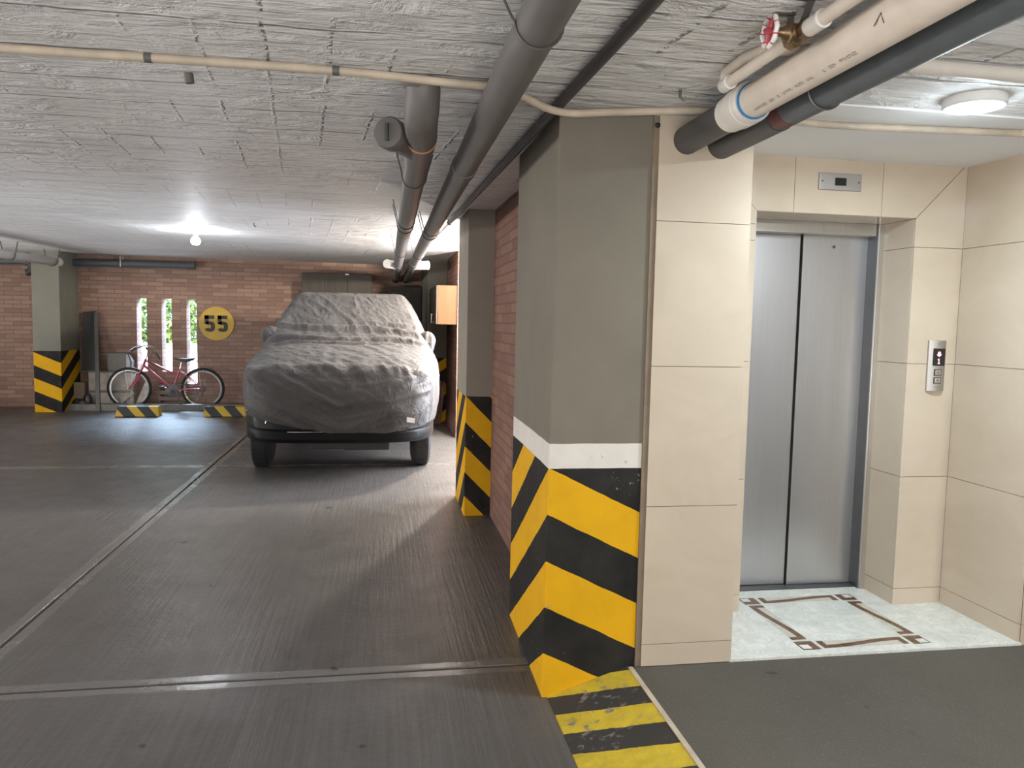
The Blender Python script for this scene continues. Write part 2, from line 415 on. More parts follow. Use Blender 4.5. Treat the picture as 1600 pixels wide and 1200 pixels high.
# ------------------------------------------------------------------ mesh builder
BASE = {}
class MB:
    def __init__(self):
        self.v, self.f, self.mi = [], [], []
        self.cur = 0
    def mat(self, i):
        self.cur = i
        return self
    def add(self, vs, fs):
        o = len(self.v)
        self.v += [tuple(p) for p in vs]
        self.f += [tuple(i + o for i in f) for f in fs]
        self.mi += [self.cur] * len(fs)
        return self
    def box(self, x0, x1, y0, y1, z0, z1):
        vs = [(x0, y0, z0), (x1, y0, z0), (x1, y1, z0), (x0, y1, z0), (x0, y0, z1), (x1, y0, z1), (x1, y1, z1), (x0, y1, z1)]
        return self.hexa(vs)
    def hexa(self, vs):
        return self.add(vs, [(3, 2, 1, 0), (4, 5, 6, 7), (0, 1, 5, 4), (1, 2, 6, 5), (2, 3, 7, 6), (3, 0, 4, 7)])
    def prism(self, poly, d):
        """poly: list of 3-D points in one plane, d: extrusion vector"""
        n = len(poly)
        vs = [tuple(p) for p in poly] + [tuple(p[i] + d[i] for i in range(3)) for p in poly]
        fs = [tuple(range(n - 1, -1, -1)), tuple(range(n, 2 * n))]
        fs += [(i, (i + 1) % n, n + (i + 1) % n, n + i) for i in range(n)]
        return self.add(vs, fs)
    def tube(self, pts, r, seg=12, caps=True, closed=False):
        pts = [Vector(p) for p in pts]
        n = len(pts)
        rs = r if isinstance(r, (list, tuple)) else [r] * n
        tan = []
        for i in range(n):
            if closed:
                t = pts[(i + 1) % n] - pts[i - 1]
            else:
                t = pts[min(i + 1, n - 1)] - pts[max(i - 1, 0)]
            tan.append(t.normalized())
        up = Vector((0, 0, 1)) if abs(tan[0].z) < 0.9 else Vector((0, 1, 0))
        a = (up - tan[0] * up.dot(tan[0])).normalized()
        vs, fs = [], []
        for i in range(n):
            a = (a - tan[i] * a.dot(tan[i]))
            a = a.normalized() if a.length > 1e-6 else tan[i].orthogonal().normalized()
            b = tan[i].cross(a)
            for k in range(seg):
                w = 2 * PI * k / seg
                vs.append(pts[i] + (a * math.cos(w) + b * math.sin(w)) * rs[i])
        m = n if closed else n - 1
        for i in range(m):
            j = (i + 1) % n
            for k in range(seg):
                k2 = (k + 1) % seg
                fs.append((i * seg + k, j * seg + k, j * seg + k2, i * seg + k2)[::-1])
        if caps and not closed:
            fs.append(tuple(range(seg))[::-1][::-1])
            fs.append(tuple((n - 1) * seg + k for k in range(seg))[::-1])
        return self.add(vs, fs)
    def lathe(self, c, axis, prof, seg=32):
        """prof: list of (distance along axis, radius) from point c"""
        ax = Vector(axis).normalized()
        a = ax.orthogonal().normalized()
        b = ax.cross(a)
        c = Vector(c)
        vs, fs = [], []
        for (d, r) in prof:
            for k in range(seg):
                w = 2 * PI * k / seg
                vs.append(c + ax * d + (a * math.cos(w) + b * math.sin(w)) * r)
        for i in range(len(prof) - 1):
            for k in range(seg):
                k2 = (k + 1) % seg
                fs.append((i * seg + k, i * seg + k2, (i + 1) * seg + k2, (i + 1) * seg + k))
        if prof[0][1] > 1e-5: fs.append(tuple(range(seg))[::-1])
        if prof[-1][1] > 1e-5: fs.append(tuple((len(prof) - 1) * seg + k for k in range(seg)))
        return self.add(vs, fs)
    def ball(self, c, r, seg=20, rings=12):
        r = r if isinstance(r, (tuple, list)) else (r, r, r)
        vs, fs = [], []
        for i in range(rings + 1):
            t = PI * i / rings
            for k in range(seg):
                w = 2 * PI * k / seg
                vs.append((c[0] + r[0] * math.sin(t) * math.cos(w), c[1] + r[1] * math.sin(t) * math.sin(w), c[2] + r[2] * math.cos(t)))
        for i in range(rings):
            for k in range(seg):
                k2 = (k + 1) % seg
                fs.append((i * seg + k, (i + 1) * seg + k, (i + 1) * seg + k2, i * seg + k2))
        return self.add(vs, fs)
    def build(self, name, mats, parent=None, base=None, smooth=False, bev=0.0, ang=0.6):
        mats = mats if isinstance(mats, (list, tuple)) else [mats]
        b = BASE.get(parent.name, (0, 0, 0)) if parent is not None else (base or (0, 0, 0))
        me = bpy.data.meshes.new(name)
        me.from_pydata([(p[0] - b[0], p[1] - b[1], p[2] - b[2]) for p in self.v], [], self.f)
        for m in mats: me.materials.append(m)
        me.polygons.foreach_set('material_index', self.mi)
        bm = bmesh.new()
        bm.from_mesh(me)
        bmesh.ops.remove_doubles(bm, verts=bm.verts, dist=1e-6)
        bmesh.ops.recalc_face_normals(bm, faces=bm.faces)
        bm.to_mesh(me)
        bm.free()
        if smooth:
            me.shade_smooth()
            me.set_sharp_from_angle(angle=ang)
        me.update()
        o = bpy.data.objects.new(name, me)
        COL.objects.link(o)
        if parent is not None:
            o.parent = parent
            BASE[o.name] = b
        else:
            o.location = b
            BASE[o.name] = b
        if bev:
            md = o.modifiers.new('edge', 'BEVEL')
            md.width = bev
            md.segments = 2
            md.limit_method = 'ANGLE'
        return o
def tag(o, label, cat, group=None, kind=None):
    o['label'] = label
    o['category'] = cat
    if group: o['group'] = group
    if kind: o['kind'] = kind
    return o
def thing(name, loc, label, cat, group=None):
    o = bpy.data.objects.new(name, None)
    o.empty_display_size = 0.1
    COL.objects.link(o)
    o.location = loc
    BASE[o.name] = tuple(loc)
    return tag(o, label, cat, group)
def structure(o, label, cat):
    return tag(o, label, cat, None, 'structure')
def box(name, mat, x0, x1, y0, y1, z0, z1, parent=None, base=None, bev=0.0):
    return MB().box(x0, x1, y0, y1, z0, z1).build(name, mat, parent, base, bev=bev)
def arc(c, r, a0, a1, u, v, n=8):
    c, u, v = Vector(c), Vector(u), Vector(v)
    return [c + u * (r * math.cos(a0 + (a1 - a0) * i / n)) + v * (r * math.sin(a0 + (a1 - a0) * i / n)) for i in range(n + 1)]
def zceil(y):
    return 2.31 if y < 2.9 else 2.31 + 0.0125 * (y - 2.9)

# ------------------------------------------------------------------ setting: floor
XL, YF, YB = -9.0, -5.0, 13.3
f = MB()
for (x0, x1, y0, y1) in ((XL, -1.689, YF, 3.195), (-1.671, 0.668, YF, 3.195), (XL, -1.689, 3.213, 7.998), (-1.671, 1.10, 3.213, 7.998),
                         (XL, -1.689, 8.014, 13.5), (-1.671, 1.10, 8.014, 13.5), (1.10, 3.6, 6.5, 9.85)):
    f.box(x0, x1, y0, y1, -0.10, 0.0)
f.mat(1).box(XL, 3.6, YF, 13.5, -0.16, -0.022)
structure(f.build('floor', [M['floor'], M['groove']], bev=0.004), 'grey brushed concrete parking floor with straight joints', 'floor')
structure(box('floor_landing', M['asphalt'], 1.005, 6.0, YF, 2.886, -0.1, 0.11), 'dark asphalt floor in front of the elevator lobby', 'floor')
r = MB().prism([(0.664, 2.905, -0.01), (0.668, 2.905, 0.002), (1.003, 2.905, 0.112), (1.003, 2.905, -0.1), (0.664, 2.905, -0.1)], (0, YF - 2.905, 0))
structure(r.build('floor_kerb_ramp', M['ramp']), 'sloping yellow and black striped kerb strip running from the near pillar', 'kerb')
structure(box('trim_1', M['conduit'], 0.998, 1.016, YF, 2.885, 0.08, 0.116), 'thin beige edge strip between striped kerb and asphalt', 'edge strip')

# lobby marble floor with inlaid border
lob = MB().box(1.44, 2.83, 2.886, 3.76, -0.1, 0.121).build('floor_lobby', M['marble'])
structure(lob, 'white marble floor of the elevator lobby', 'floor')
X0, X1, Y0, Y1, ZI = 1.80, 2.42, 2.935, 3.555, 0.1215
mb, ml, mw, mg = MB(), MB(), MB(), MB()
def flat(m, poly, z=ZI):
    m.add([(p[0], p[1], z) for p in poly], [tuple(range(len(poly)))])
def rect(m, a, b, c, d, z=ZI):
    flat(m, [(a, c), (b, c), (b, d), (a, d)], z)
cs = 0.086
for cx, sx in ((X0, 1), (X1, -1)):
    for cy, sy in ((Y0, 1), (Y1, -1)):
        def R(u0, u1, v0, v1, m, z=ZI):
            xs = sorted((cx + sx * u0, cx + sx * u1)); ys = sorted((cy + sy * v0, cy + sy * v1))
            rect(m, xs[0], xs[1], ys[0], ys[1], z)
        R(0, cs, 0, cs, ml)
        R(0.006, cs - 0.006, 0.006, cs - 0.006, mb, ZI + 0.0002)
        R(0.008, 0.050, 0.008, 0.050, mw, ZI + 0.0004)
        R(cs + 0.006, cs + 0.014, 0.004, cs - 0.004, mw, ZI + 0.0002)
        R(0.004, cs - 0.004, cs + 0.006, cs + 0.014, mw, ZI + 0.0002)
def wave(along_x, c0, a0, a1, flip):
    n = 28
    up, lo = [], []
    L = a1 - a0
    for i in range(n + 1):
        t = i / n
        w = 0.043 + (0.021 * math.sin((t - 0.5) * 2 * PI * 0.55)) * flip
        up.append((a0 + L * t, w + 0.0155)); lo.append((a0 + L * t, w - 0.0155))
    band = up + lo[::-1]
    def P(u, v):
        return (u, c0 + v) if along_x else (c0 + v, u)
    rect_ = [P(a0, 0.006), P(a1, 0.006), P(a1, 0.080), P(a0, 0.080)]
    flat(mg, rect_, ZI)
    flat(mb, [P(*q) for q in band], ZI + 0.0003)
    e = 0.030
    s0, s1 = (0.006, 0.05) if flip < 0 else (0.036, 0.080)
    for (u0, u1) in ((a0, a0 + e), (a1 - e, a1)):
        k0, k1 = (0.036, 0.080) if ((u0 == a0) == (flip > 0)) else (0.006, 0.050)
        flat(mb, [P(u0, k0), P(u1, k0), P(u1, k1), P(u0, k1)], ZI + 0.0003)
wave(True, Y0, X0 + 0.104, X1 - 0.104, 1)
wave(True, Y1 - 0.086, X0 + 0.104, X1 - 0.104, 1)
wave(False, X0, Y0 + 0.104, Y1 - 0.104, -1)
wave(False, X1 - 0.086, Y0 + 0.104, Y1 - 0.104, -1)
mg.build('border_ground', M['mos_beige'], lob)
mb.build('border_band', M['mos_brown'], lob)
ml.build('border_corner', M['mos_line'], lob)
mw.build('border_inlay', M['mos_white'], lob)

# ------------------------------------------------------------------ setting: ceiling
c = MB()
c.prism([(XL, YF, 2.31), (XL, 2.9, 2.31), (XL, 13.6, zceil(13.6)), (XL, 13.6, 2.75), (XL, YF, 2.75)], (6.0 - XL, 0, 0))
structure(c.build('ceiling', M['ceiling']), 'white painted board-marked concrete ceiling of the car park', 'ceiling')
structure(box('ceiling_lobby', M['plaster'], 1.44, 2.84, 2.585, 3.80, 2.303, 2.4), 'smooth plaster ceiling over the elevator lobby', 'ceiling')

# ------------------------------------------------------------------ setting: walls
slots = ((-3.920, -3.766, 0.585, 1.772), (-3.540, -3.384, 0.587, 1.775), (-3.157, -2.998, 0.383, 1.774))
w = MB()
xs = XL
for (a, b, z0, z1) in slots:
    w.box(xs, a, YB, YB + 0.25, -0.1, 2.6)
    w.box(a, b, YB, YB + 0.25, -0.1, z0)
    w.box(a, b, YB, YB + 0.25, z1, 2.6)
    xs = b
w.box(xs, 1.2, YB, YB + 0.25, -0.1, 2.6)
structure(w.build('wall_back', M['brick_x']), 'red brick back wall with three slit openings', 'wall')
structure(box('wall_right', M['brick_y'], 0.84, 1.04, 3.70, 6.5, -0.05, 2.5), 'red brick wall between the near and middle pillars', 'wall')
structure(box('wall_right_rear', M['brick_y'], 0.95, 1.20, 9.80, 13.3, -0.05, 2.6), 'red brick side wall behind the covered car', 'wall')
bay = MB().box(1.04, 3.6, 6.3, 6.5, -0.05, 2.5).box(1.2, 3.6, 9.80, 10.0, -0.05, 2.6)
structure(bay.build('wall_bay', M['brick_x']), 'brick walls of the side bay', 'wall')
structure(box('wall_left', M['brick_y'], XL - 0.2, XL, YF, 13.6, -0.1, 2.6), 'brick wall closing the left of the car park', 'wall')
structure(box('wall_added_front', M['plaster'], XL - 0.2, 6.2, YF - 0.2, YF, -0.2, 2.6), 'plain unseen wall added behind the viewer against sky light', 'wall')  # added to close the open front and keep sky light out
structure(box('wall_added_landing', M['plaster'], 5.8, 6.0, YF, 2.886, 0.0, 2.5), 'plain unseen wall added right of the landing against sky light', 'wall')  # added out of view to stop sky light leaking in
# outside the slits
structure(box('ground_garden', M['ground'], -30, 25, 13.6, 40, -0.3, -0.02), 'sunlit ground outside the slit openings', 'ground')
structure(box('wall_garden', M['garden_wall'], -14, 6, 16.6, 16.8, -0.05, 0.93), 'sunlit garden wall outside', 'wall')
lf = MB()
rnd = random.Random(3)
for i in range(9000):
    p = Vector((rnd.uniform(-8, -1), rnd.uniform(16.95, 17.9), rnd.uniform(0.75, 2.4)))
    d = Vector((rnd.uniform(-1, 1), rnd.uniform(-1, 1), rnd.uniform(-1, 1))).normalized() * rnd.uniform(0.05, 0.11)
    e = d.orthogonal().normalized() * d.length * 0.5
    lf.add([p - d, p - e, p + d, p + e], [(0, 1, 2, 3)])
tag(lf.build('hedge', M['leaf'], base=(-4, 17.2, 0)), 'sunlit green hedge seen through the slit openings', 'hedge', None, 'stuff')

# pillars
p1 = MB().hexa([(0.645, 2.903, -0.02), (1.030, 2.903, -0.02), (1.040, 3.80, -0.02), (0.660, 3.80, -0.02),
                (0.660, 2.903, 2.5), (1.048, 2.903, 2.5), (1.048, 3.80, 2.5), (0.664, 3.80, 2.5)])
structure(p1.build('pillar', M['pil1'], bev=0.006), 'nearest pillar, taupe with white band above yellow and black chevrons', 'pillar')
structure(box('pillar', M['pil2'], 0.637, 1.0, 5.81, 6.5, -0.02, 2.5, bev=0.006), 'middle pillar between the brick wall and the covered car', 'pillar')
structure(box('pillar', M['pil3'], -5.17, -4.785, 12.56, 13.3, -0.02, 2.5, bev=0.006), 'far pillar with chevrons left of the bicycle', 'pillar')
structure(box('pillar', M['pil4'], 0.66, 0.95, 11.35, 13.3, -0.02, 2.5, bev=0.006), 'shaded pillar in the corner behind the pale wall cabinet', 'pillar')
structure(box('kerb', M['kerb'], -4.785, 0.66, 12.78, 12.90, -0.02, 0.095, bev=0.008), 'low concrete kerb in front of the bicycle', 'kerb')

# ------------------------------------------------------------------ lobby tile walls
ZJ = [0.11, 0.2025, 0.7745, 1.3405, 1.909]
G = 0.0012
T = 0.010
def tiles_y(m, xs, zs, y):      # facing -y
    for i in range(len(xs) - 1):
        for j in range(len(zs) - 1):
            m.box(xs[i] + G, xs[i + 1] - G, y, y + T, zs[j] + G, zs[j + 1] - G)
def tiles_x(m, ys, zs, x, side):   # facing -x (side=-1) or +x
    for i in range(len(ys) - 1):
        for j in range(len(zs) - 1):
            a, b = (x, x + T) if side < 0 else (x - T, x)
            m.box(a, b, ys[i] + G, ys[i + 1] - G, zs[j] + G, zs[j + 1] - G)
TM = [M['tile'], M['grout']]
m = MB()
tiles_y(m, [1.052, 1.446], ZJ + [2.315], 2.89)
tiles_x(m, [2.89 + T, 3.39], ZJ + [2.315], 1.446, 1)
m.mat(1).box(1.046, 1.446 - T - 0.0005, 2.89 + T + 0.0005, 3.9, 0, 2.4)
structure(m.build('wall_lobby_left', TM), 'cream tiled pier between the near pillar and the elevator', 'wall')
m = MB()
ZT = 2.046
tiles_y(m, [1.446, 1.726], ZJ + [1.985], 3.39)
tiles_y(m, [2.553, 2.819], ZJ, 3.39)
def tpoly(poly):
    m.prism([(x, 3.39, z) for x, z in poly], (0, T, 0))
tpoly([(1.726 - G, 1.985 + G), (1.726 - G, ZT), (1.446, 2.32), (1.446, 1.985 + G)])
tpoly([(1.726, ZT + G), (1.909 - G, ZT + G), (1.909 - G, 2.32), (1.450, 2.32)])
tpoly([(1.909 + G, ZT + G), (2.366 - G, ZT + G), (2.366 - G, 2.32), (1.909 + G, 2.32)])
tpoly([(2.366 + G, ZT + G), (2.553, ZT + G), (2.815, 2.32), (2.366 + G, 2.32)])
tpoly([(2.553 + G, 1.909 + G), (2.819, 1.909 + G), (2.819, 2.32), (2.553 + G, ZT - 0.002)])
tiles_x(m, [3.40, 3.63], ZJ + [ZT], 2.553, -1)
tiles_x(m, [3.40, 3.63], ZJ + [ZT], 1.726, 1)
m.box(1.726, 2.553, 3.40, 3.63, ZT, ZT + T)
m.mat(1).box(1.446, 1.726 - T - 0.0005, 3.4005, 3.9, 0, 2.4)
m.box(2.553 + T + 0.0005, 2.9, 3.4005, 3.9, 0, 2.4)
m.box(1.70, 2.6, 3.4005, 3.9, ZT + T + 0.0005, 2.4)
structure(m.build('wall_lobby_back', TM), 'cream tiled wall around the elevator door', 'wall')
m = MB()
tiles_x(m, [2.897, 3.39], ZJ + [2.315], 2.819, -1)
tiles_y(m, [2.830, 3.40, 3.97, 4.54, 5.11, 5.80], ZJ + [2.315], 2.886)
m.mat(1).box(2.819 + T + 0.0005, 6.0, 2.886 + T + 0.0005, 3.9, 0, 2.4)
structure(m.build('wall_lobby_right', TM), 'cream tiled right wall of the elevator lobby', 'wall')
structure(box('trim_2', M['grout'], 1.030, 1.052, 2.896, 2.95, 0.0, 2.32), 'dark plaster gap between the near pillar and tiled pier', 'trim')
structure(MB().box(1.446, 2.819, 3.378, 3.39, 2.311, 2.3175).box(2.807, 2.819, 2.89, 3.39, 2.311, 2.3175).build('trim_3', M['white_paint']),
          'white sealant line where lobby tiles meet the ceiling', 'trim')

# elevator door
dr = thing('door_1', (2.14, 3.715, 0.12), 'closed brushed steel sliding elevator door in the tiled lobby', 'elevator door')
dr['kind'] = 'structure'
box('door_leaf', M['steel'], 1.60, 2.146, 3.722, 3.75, 0.128, 2.03, dr, bev=0.003)
lr = box('door_leaf', M['steel'], 2.156, 2.56, 3.708, 3.745, 0.128, 2.03, dr, bev=0.003)
box('leaf_edge', M['steel_frame'], 2.152, 2.160, 3.706, 3.7075, 0.128, 2.03, lr)
box('door_gap', M['black_gap'], 2.10, 2.20, 3.752, 3.76, 0.12, 2.04, dr)
box('door_header', M['steel_frame'], 1.70, 2.56, 3.64, 3.70, 1.985, 2.05, dr, bev=0.003)
MB().box(2.520, 2.553, 3.632, 3.72, 0.121, 2.046).build('door_jamb', M['dark_steel'], dr, bev=0.002)
MB().box(2.524, 2.5545, 3.620, 3.634, 0.121, 2.046).build('jamb_edge', M['steel_frame'], dr, bev=0.001)
MB().box(1.70, 1.735, 3.632, 3.72, 0.121, 2.046).build('door_jamb', M['dark_steel'], dr, bev=0.002)
box('door_sill', M['dark_steel'], 1.735, 2.52, 3.655, 3.76, 0.10, 0.126, dr)
MB().lathe((2.325, 3.706, 1.93), (0, -1, 0), [(0, 0.008), (0.002, 0.008), (0.003, 0.004)], 16).build('keyhole', M['dark_steel'], lr)

# floor indicator above the door
ip = thing('floor_indicator', (2.137, 3.39, 2.16), 'steel plate with small dark window above the elevator door', 'indicator panel')
box('face_plate', M['steel_panel'], 2.028, 2.247, 3.379, 3.389, 2.158, 2.238, ip, bev=0.003)
box('display', M['black'], 2.108, 2.166, 3.3765, 3.380, 2.180, 2.216, ip, bev=0.001)
for x in (2.043, 2.232):
    MB().lathe((x, 3.379, 2.198), (0, -1, 0), [(0, 0.004), (0.0015, 0.004), (0.002, 0.002)], 12).build('screw', M['dark_steel'], ip)

# call panel
cp = thing('call_panel', (2.707, 3.39, 1.20), 'narrow steel elevator call panel with red arrow and 1', 'call panel')
pts = []
for i in range(13):
    t = -1 + 2 * i / 12
    pts.append((2.708 + 0.047 * t, 3.389 - 0.010 - 0.014 * (1 - t * t)))
poly = [(2.708 - 0.047, 3.3895)] + pts + [(2.708 + 0.047, 3.3895)]
m = MB().prism([(x, y, 1.207) for x, y in poly], (0, 0, 0.250))
m.build('panel_body', M['steel_panel'], cp, smooth=True, ang=0.5)
di = box('display', M['black'], 2.679, 2.740, 3.3615, 3.372, 1.333, 1.418, cp, bev=0.002)
yy = 3.3610
m = MB()
m.prism([(2.700, yy, 1.402), (2.712, yy, 1.402), (2.716, yy, 1.388), (2.721, yy, 1.388), (2.706, yy, 1.376), (2.691, yy, 1.388), (2.696, yy, 1.388)], (0, 0.0006, 0))
m.build('arrow', M['red_led'], di)
m = MB().prism([(2.7035, yy, 1.368), (2.7085, yy, 1.368), (2.7085, yy, 1.3455), (2.7125, yy, 1.3455), (2.7125, yy, 1.342), (2.6995, yy, 1.342), (2.6995, yy, 1.3455), (2.7035, yy, 1.3455), (2.7035, yy, 1.363), (2.6995, yy, 1.361), (2.6995, yy, 1.3645)], (0, 0.0006, 0))
m.build('floor_number', M['red_led'], di)
for z in (1.287, 1.247):
    b = box('button', M['steel_panel'], 2.690, 2.722, 3.3600, 3.368, z, z + 0.026, cp, bev=0.003)
    box('button_rim', M['dark_steel'], 2.687, 2.725, 3.3635, 3.368, z - 0.003, z + 0.029, b)
    s = 1 if z > 1.26 else -1
    MB().prism([(2.702, 3.3595, z + 0.013 - 0.004 * s), (2.710, 3.3595, z + 0.013 - 0.004 * s), (2.706, 3.3595, z + 0.013 + 0.005 * s)], (0, 0.001, 0)).build('button_mark', M['dark_steel'], b)
MB().lathe((2.706, 3.3665, 1.440), (0, -1, 0), [(0, 0.003), (0.002, 0.003)], 12).build('keyhole', M['dark_steel'], cp)
MB().box(2.690, 2.724, 3.3655, 3.3675, 1.2268, 1.2282).lathe((2.704, 3.367, 1.2275), (0, -1, 0), [(0, 0.003), (0.002, 0.003)], 10).build('emblem_mark', M['dark_steel'], cp)

# ------------------------------------------------------------------ lamps
lm = thing('ceiling_lamp', (2.02, 2.42, 2.31), 'round white LED ceiling lamp glowing near the elevator lobby', 'ceiling lamp')
MB().lathe((2.02, 2.42, 2.3095), (0, 0, -1), [(0, 0.098), (0.010, 0.100), (0.026, 0.100), (0.033, 0.095), (0.033, 0.088), (0.027, 0.084)], 48).build('lamp_rim', M['white_plastic'], lm, smooth=True)
MB().lathe((2.02, 2.42, 2.283), (0, 0, -1), [(0, 0.087), (0.006, 0.085), (0.0085, 0.06), (0.009, 0.0)], 48).build('diffuser', M['lamp_glow'], lm, smooth=True)
lamp('lobby_lamp_light', 'AREA', (2.02, 2.42, 2.262), 31, (0.80, 0.93, 1.0), (0, 0, 0), shape='DISK', size=0.17)
lamp('lobby_lamp_side_light', 'POINT', (2.02, 2.42, 2.18), 2.6, (0.78, 0.92, 1.0), shadow_soft_size=0.06)
bl = thing('light_bulb', (-1.89, 8.38, 2.375), 'bare glowing bulb on the ceiling in front of the brick wall', 'light bulb')
MB().lathe((-1.89, 8.38, 2.378), (0, 0, -1), [(0, 0.045), (0.012, 0.045), (0.016, 0.022), (0.048, 0.020), (0.05, 0.016)], 24).build('socket', M['white_plastic'], bl, smooth=True)
MB().lathe((-1.89, 8.38, 2.330), (0, 0, -1), [(0, 0.014), (0.015, 0.018), (0.03, 0.034), (0.05, 0.046), (0.068, 0.048), (0.085, 0.042), (0.098, 0.026), (0.104, 0.0)], 24).build('bulb', M['bulb_glow'], bl, smooth=True)
lamp('bulb_light', 'POINT', (-1.89, 8.38, 2.12), 18, (0.90, 0.95, 1.0), shadow_soft_size=0.05)
lamp('bay_bulb_light', 'POINT', (1.36, 8.45, 2.17), 580, (1.0, 0.89, 0.76), shadow_soft_size=0.06)

# ------------------------------------------------------------------ pipes
def hanger(parent, x, y, z, r, skew=0.0, wire=0.0035):
    zt = zceil(y) + 0.004
    rr = r + wire
    pts = [(x - rr - 0.035, y + skew, zt), (x - rr - 0.004, y + skew * 0.5, z + 0.02)]
    pts += [tuple(p) for p in arc((x, y, z), rr, PI, 2 * PI, (1, 0, 0), (0, 0, 1), 12)]
    pts += [(x + rr + 0.004, y - skew * 0.5, z + 0.02), (x + rr + 0.035, y - skew, zt)]
    return MB().tube(pts, wire, 6).build('hanger', M['wire'], parent, smooth=True)
def ring(parent, name, c, axis, r, w, mat):
    return MB().lathe(c, axis, [(-w / 2, r - 0.003), (-w / 2, r), (w / 2, r), (w / 2, r - 0.003)], 32).build(name, mat, parent, smooth=True)

# large drain pipe overhead
d1 = thing('drain_pipe', (0.36, 2.9, 2.21), 'long thick grey drain pipe, right one of the pair running to the back wall', 'pipe')
A, B = Vector((0.36, -1.5, 2.222)), Vector((0.388, 13.32, 2.195))
def on1(y): return A + (B - A) * ((y - A.y) / (B.y - A.y))
MB().tube([A, on1(4), on1(8), B], 0.056, 28).build('pipe', M['pipe_gray'], d1, smooth=True)
MB().lathe(on1(3.55), (0, 1, 0), [(0, 0.056), (0.0, 0.0605), (0.12, 0.0605), (0.125, 0.056)], 28).build('coupling', M['pipe_gray'], d1, smooth=True)
MB().lathe(on1(9.3), (0, 1, 0), [(0, 0.056), (0.0, 0.0605), (0.10, 0.0605), (0.105, 0.056)], 28).build('coupling', M['pipe_gray'], d1, smooth=True)
p = on1(9.9)
MB().tube([p, p + Vector((0.10, -0.05, 0.0)), p + Vector((0.19, -0.10, 0.0))], 0.055, 24).build('cleanout', M['pvc'], d1, smooth=True)
MB().lathe(on1(12.6), (0, 1, 0), [(0, 0.056), (0.0, 0.0625), (0.70, 0.0625)], 28).build('end_collar', M['pipe_dark'], d1, smooth=True)
for y in (1.86, 6.0, 6.25, 8.2): hanger(d1, on1(y).x, y, on1(y).z, 0.056, 0.05)

# pipe with cleanout
d2 = thing('drain_pipe', (0.14, 2.62, 2.31), 'thick grey drain pipe dropping from the ceiling with a capped cleanout branch', 'pipe')
y0, z0 = 3.05, 2.205
bend = [Vector((0.125, 2.66, 2.33)), Vector((0.125, 2.66, 2.29))] + [Vector(q) for q in arc((0.130, 2.78, 2.305), 0.10, PI, 1.5 * PI, (0, 1.2, 0), (0, 0, 1), 7)]
far = Vector((0.222, 13.32, 2.195))
MB().tube(bend + [Vector((0.145, 3.02, z0))], 0.060, 28).build('elbow', M['pipe_gray'], d2, smooth=True)
A2 = Vector((0.145, 3.02, z0))
def on2(y): return A2 + (far - A2) * ((y - A2.y) / (far.y - A2.y))
MB().tube([A2, on2(6), on2(9), far], 0.056, 28).build('pipe', M['pipe_gray'], d2, smooth=True)
ring(d2, 'cement_ring', on2(3.05), (0, 1, 0), 0.0612, 0.008, M['glue_orange'])
MB().lathe(on2(3.06), (0, 1, 0), [(0, 0.060), (0.30, 0.060), (0.305, 0.056)], 28).build('wye_body', M['pipe_gray'], d2, smooth=True)
q = on2(3.26)
cap = Vector((0.020, 2.975, 2.200))
br = MB().tube([q, cap], 0.052, 28).build('cleanout', M['pipe_gray'], d2, smooth=True)
dirn = (cap - q).normalized()
MB().lathe(cap - dirn * 0.05, dirn, [(0, 0.054), (0.0, 0.060), (0.052, 0.060), (0.060, 0.055), (0.062, 0.0)], 28).build('cleanout_cap', M['pipe_gray'], d2, smooth=True)
e = dirn.cross(Vector((0, 0, 1))).normalized()
c0 = cap + dirn * 0.012
up = e.cross(dirn)
MB().prism([c0 + e * a * 0.006 + up * b * 0.032 for a, b in ((-1, -1), (1, -1), (1, 1), (-1, 1))], tuple(dirn * 0.012)).build('cap_grip', M['pipe_dark'], d2)
MB().lathe(on2(9.6), (0, 1, 0), [(0, 0.056), (0.0, 0.0605), (0.10, 0.0605), (0.105, 0.056)], 28).build('coupling', M['pipe_gray'], d2, smooth=True)
p = on2(10.0)
MB().tube([p, p + Vector((-0.06, -0.12, 0)), p + Vector((-0.13, -0.26, 0.0))], 0.052, 24).build('cleanout', M['pvc'], d2, smooth=True)
MB().lathe(p + Vector((-0.128, -0.255, 0)), (-0.13, -0.26, 0), [(0, 0.055), (0.03, 0.055), (0.035, 0.05), (0.036, 0)], 24).build('cleanout_cap', M['pvc_white'], d2, smooth=True)
MB().lathe(on2(12.6), (0, 1, 0), [(0, 0.056), (0.0, 0.0625), (0.70, 0.0625)], 28).build('end_collar', M['pipe_dark'], d2, smooth=True)
for y in (3.85, 5.55, 5.8, 8.0): hanger(d2, on2(y).x, y, on2(y).z, 0.056, -0.05)

# thin dark pipe beside it
d3 = thing('conduit_pipe', (0.62, 2.9, 2.29), 'thin dark pipe running along the ceiling past the top of the near pillar', 'pipe')
T3 = [Vector((0.665, -1.5, 2.286)), Vector((0.645, 2.0, 2.287)), Vector((0.612, 3.3, 2.29)), Vector((0.56, 6.6, 2.335)), Vector((0.50, 9.9, 2.375))]
MB().tube(T3[:4], 0.0185, 16).build('pipe', M['pipe_dark'], d3, smooth=True)
MB().tube([T3[3], T3[4]], 0.010, 12).build('thin_section', M['conduit'], d3, smooth=True)
MB().lathe(T3[3], (0, -1, 0), [(0, 0.0185), (0, 0.023), (0.07, 0.023), (0.07, 0.018)], 16).build('coupling', M['pipe_dark'], d3, smooth=True)

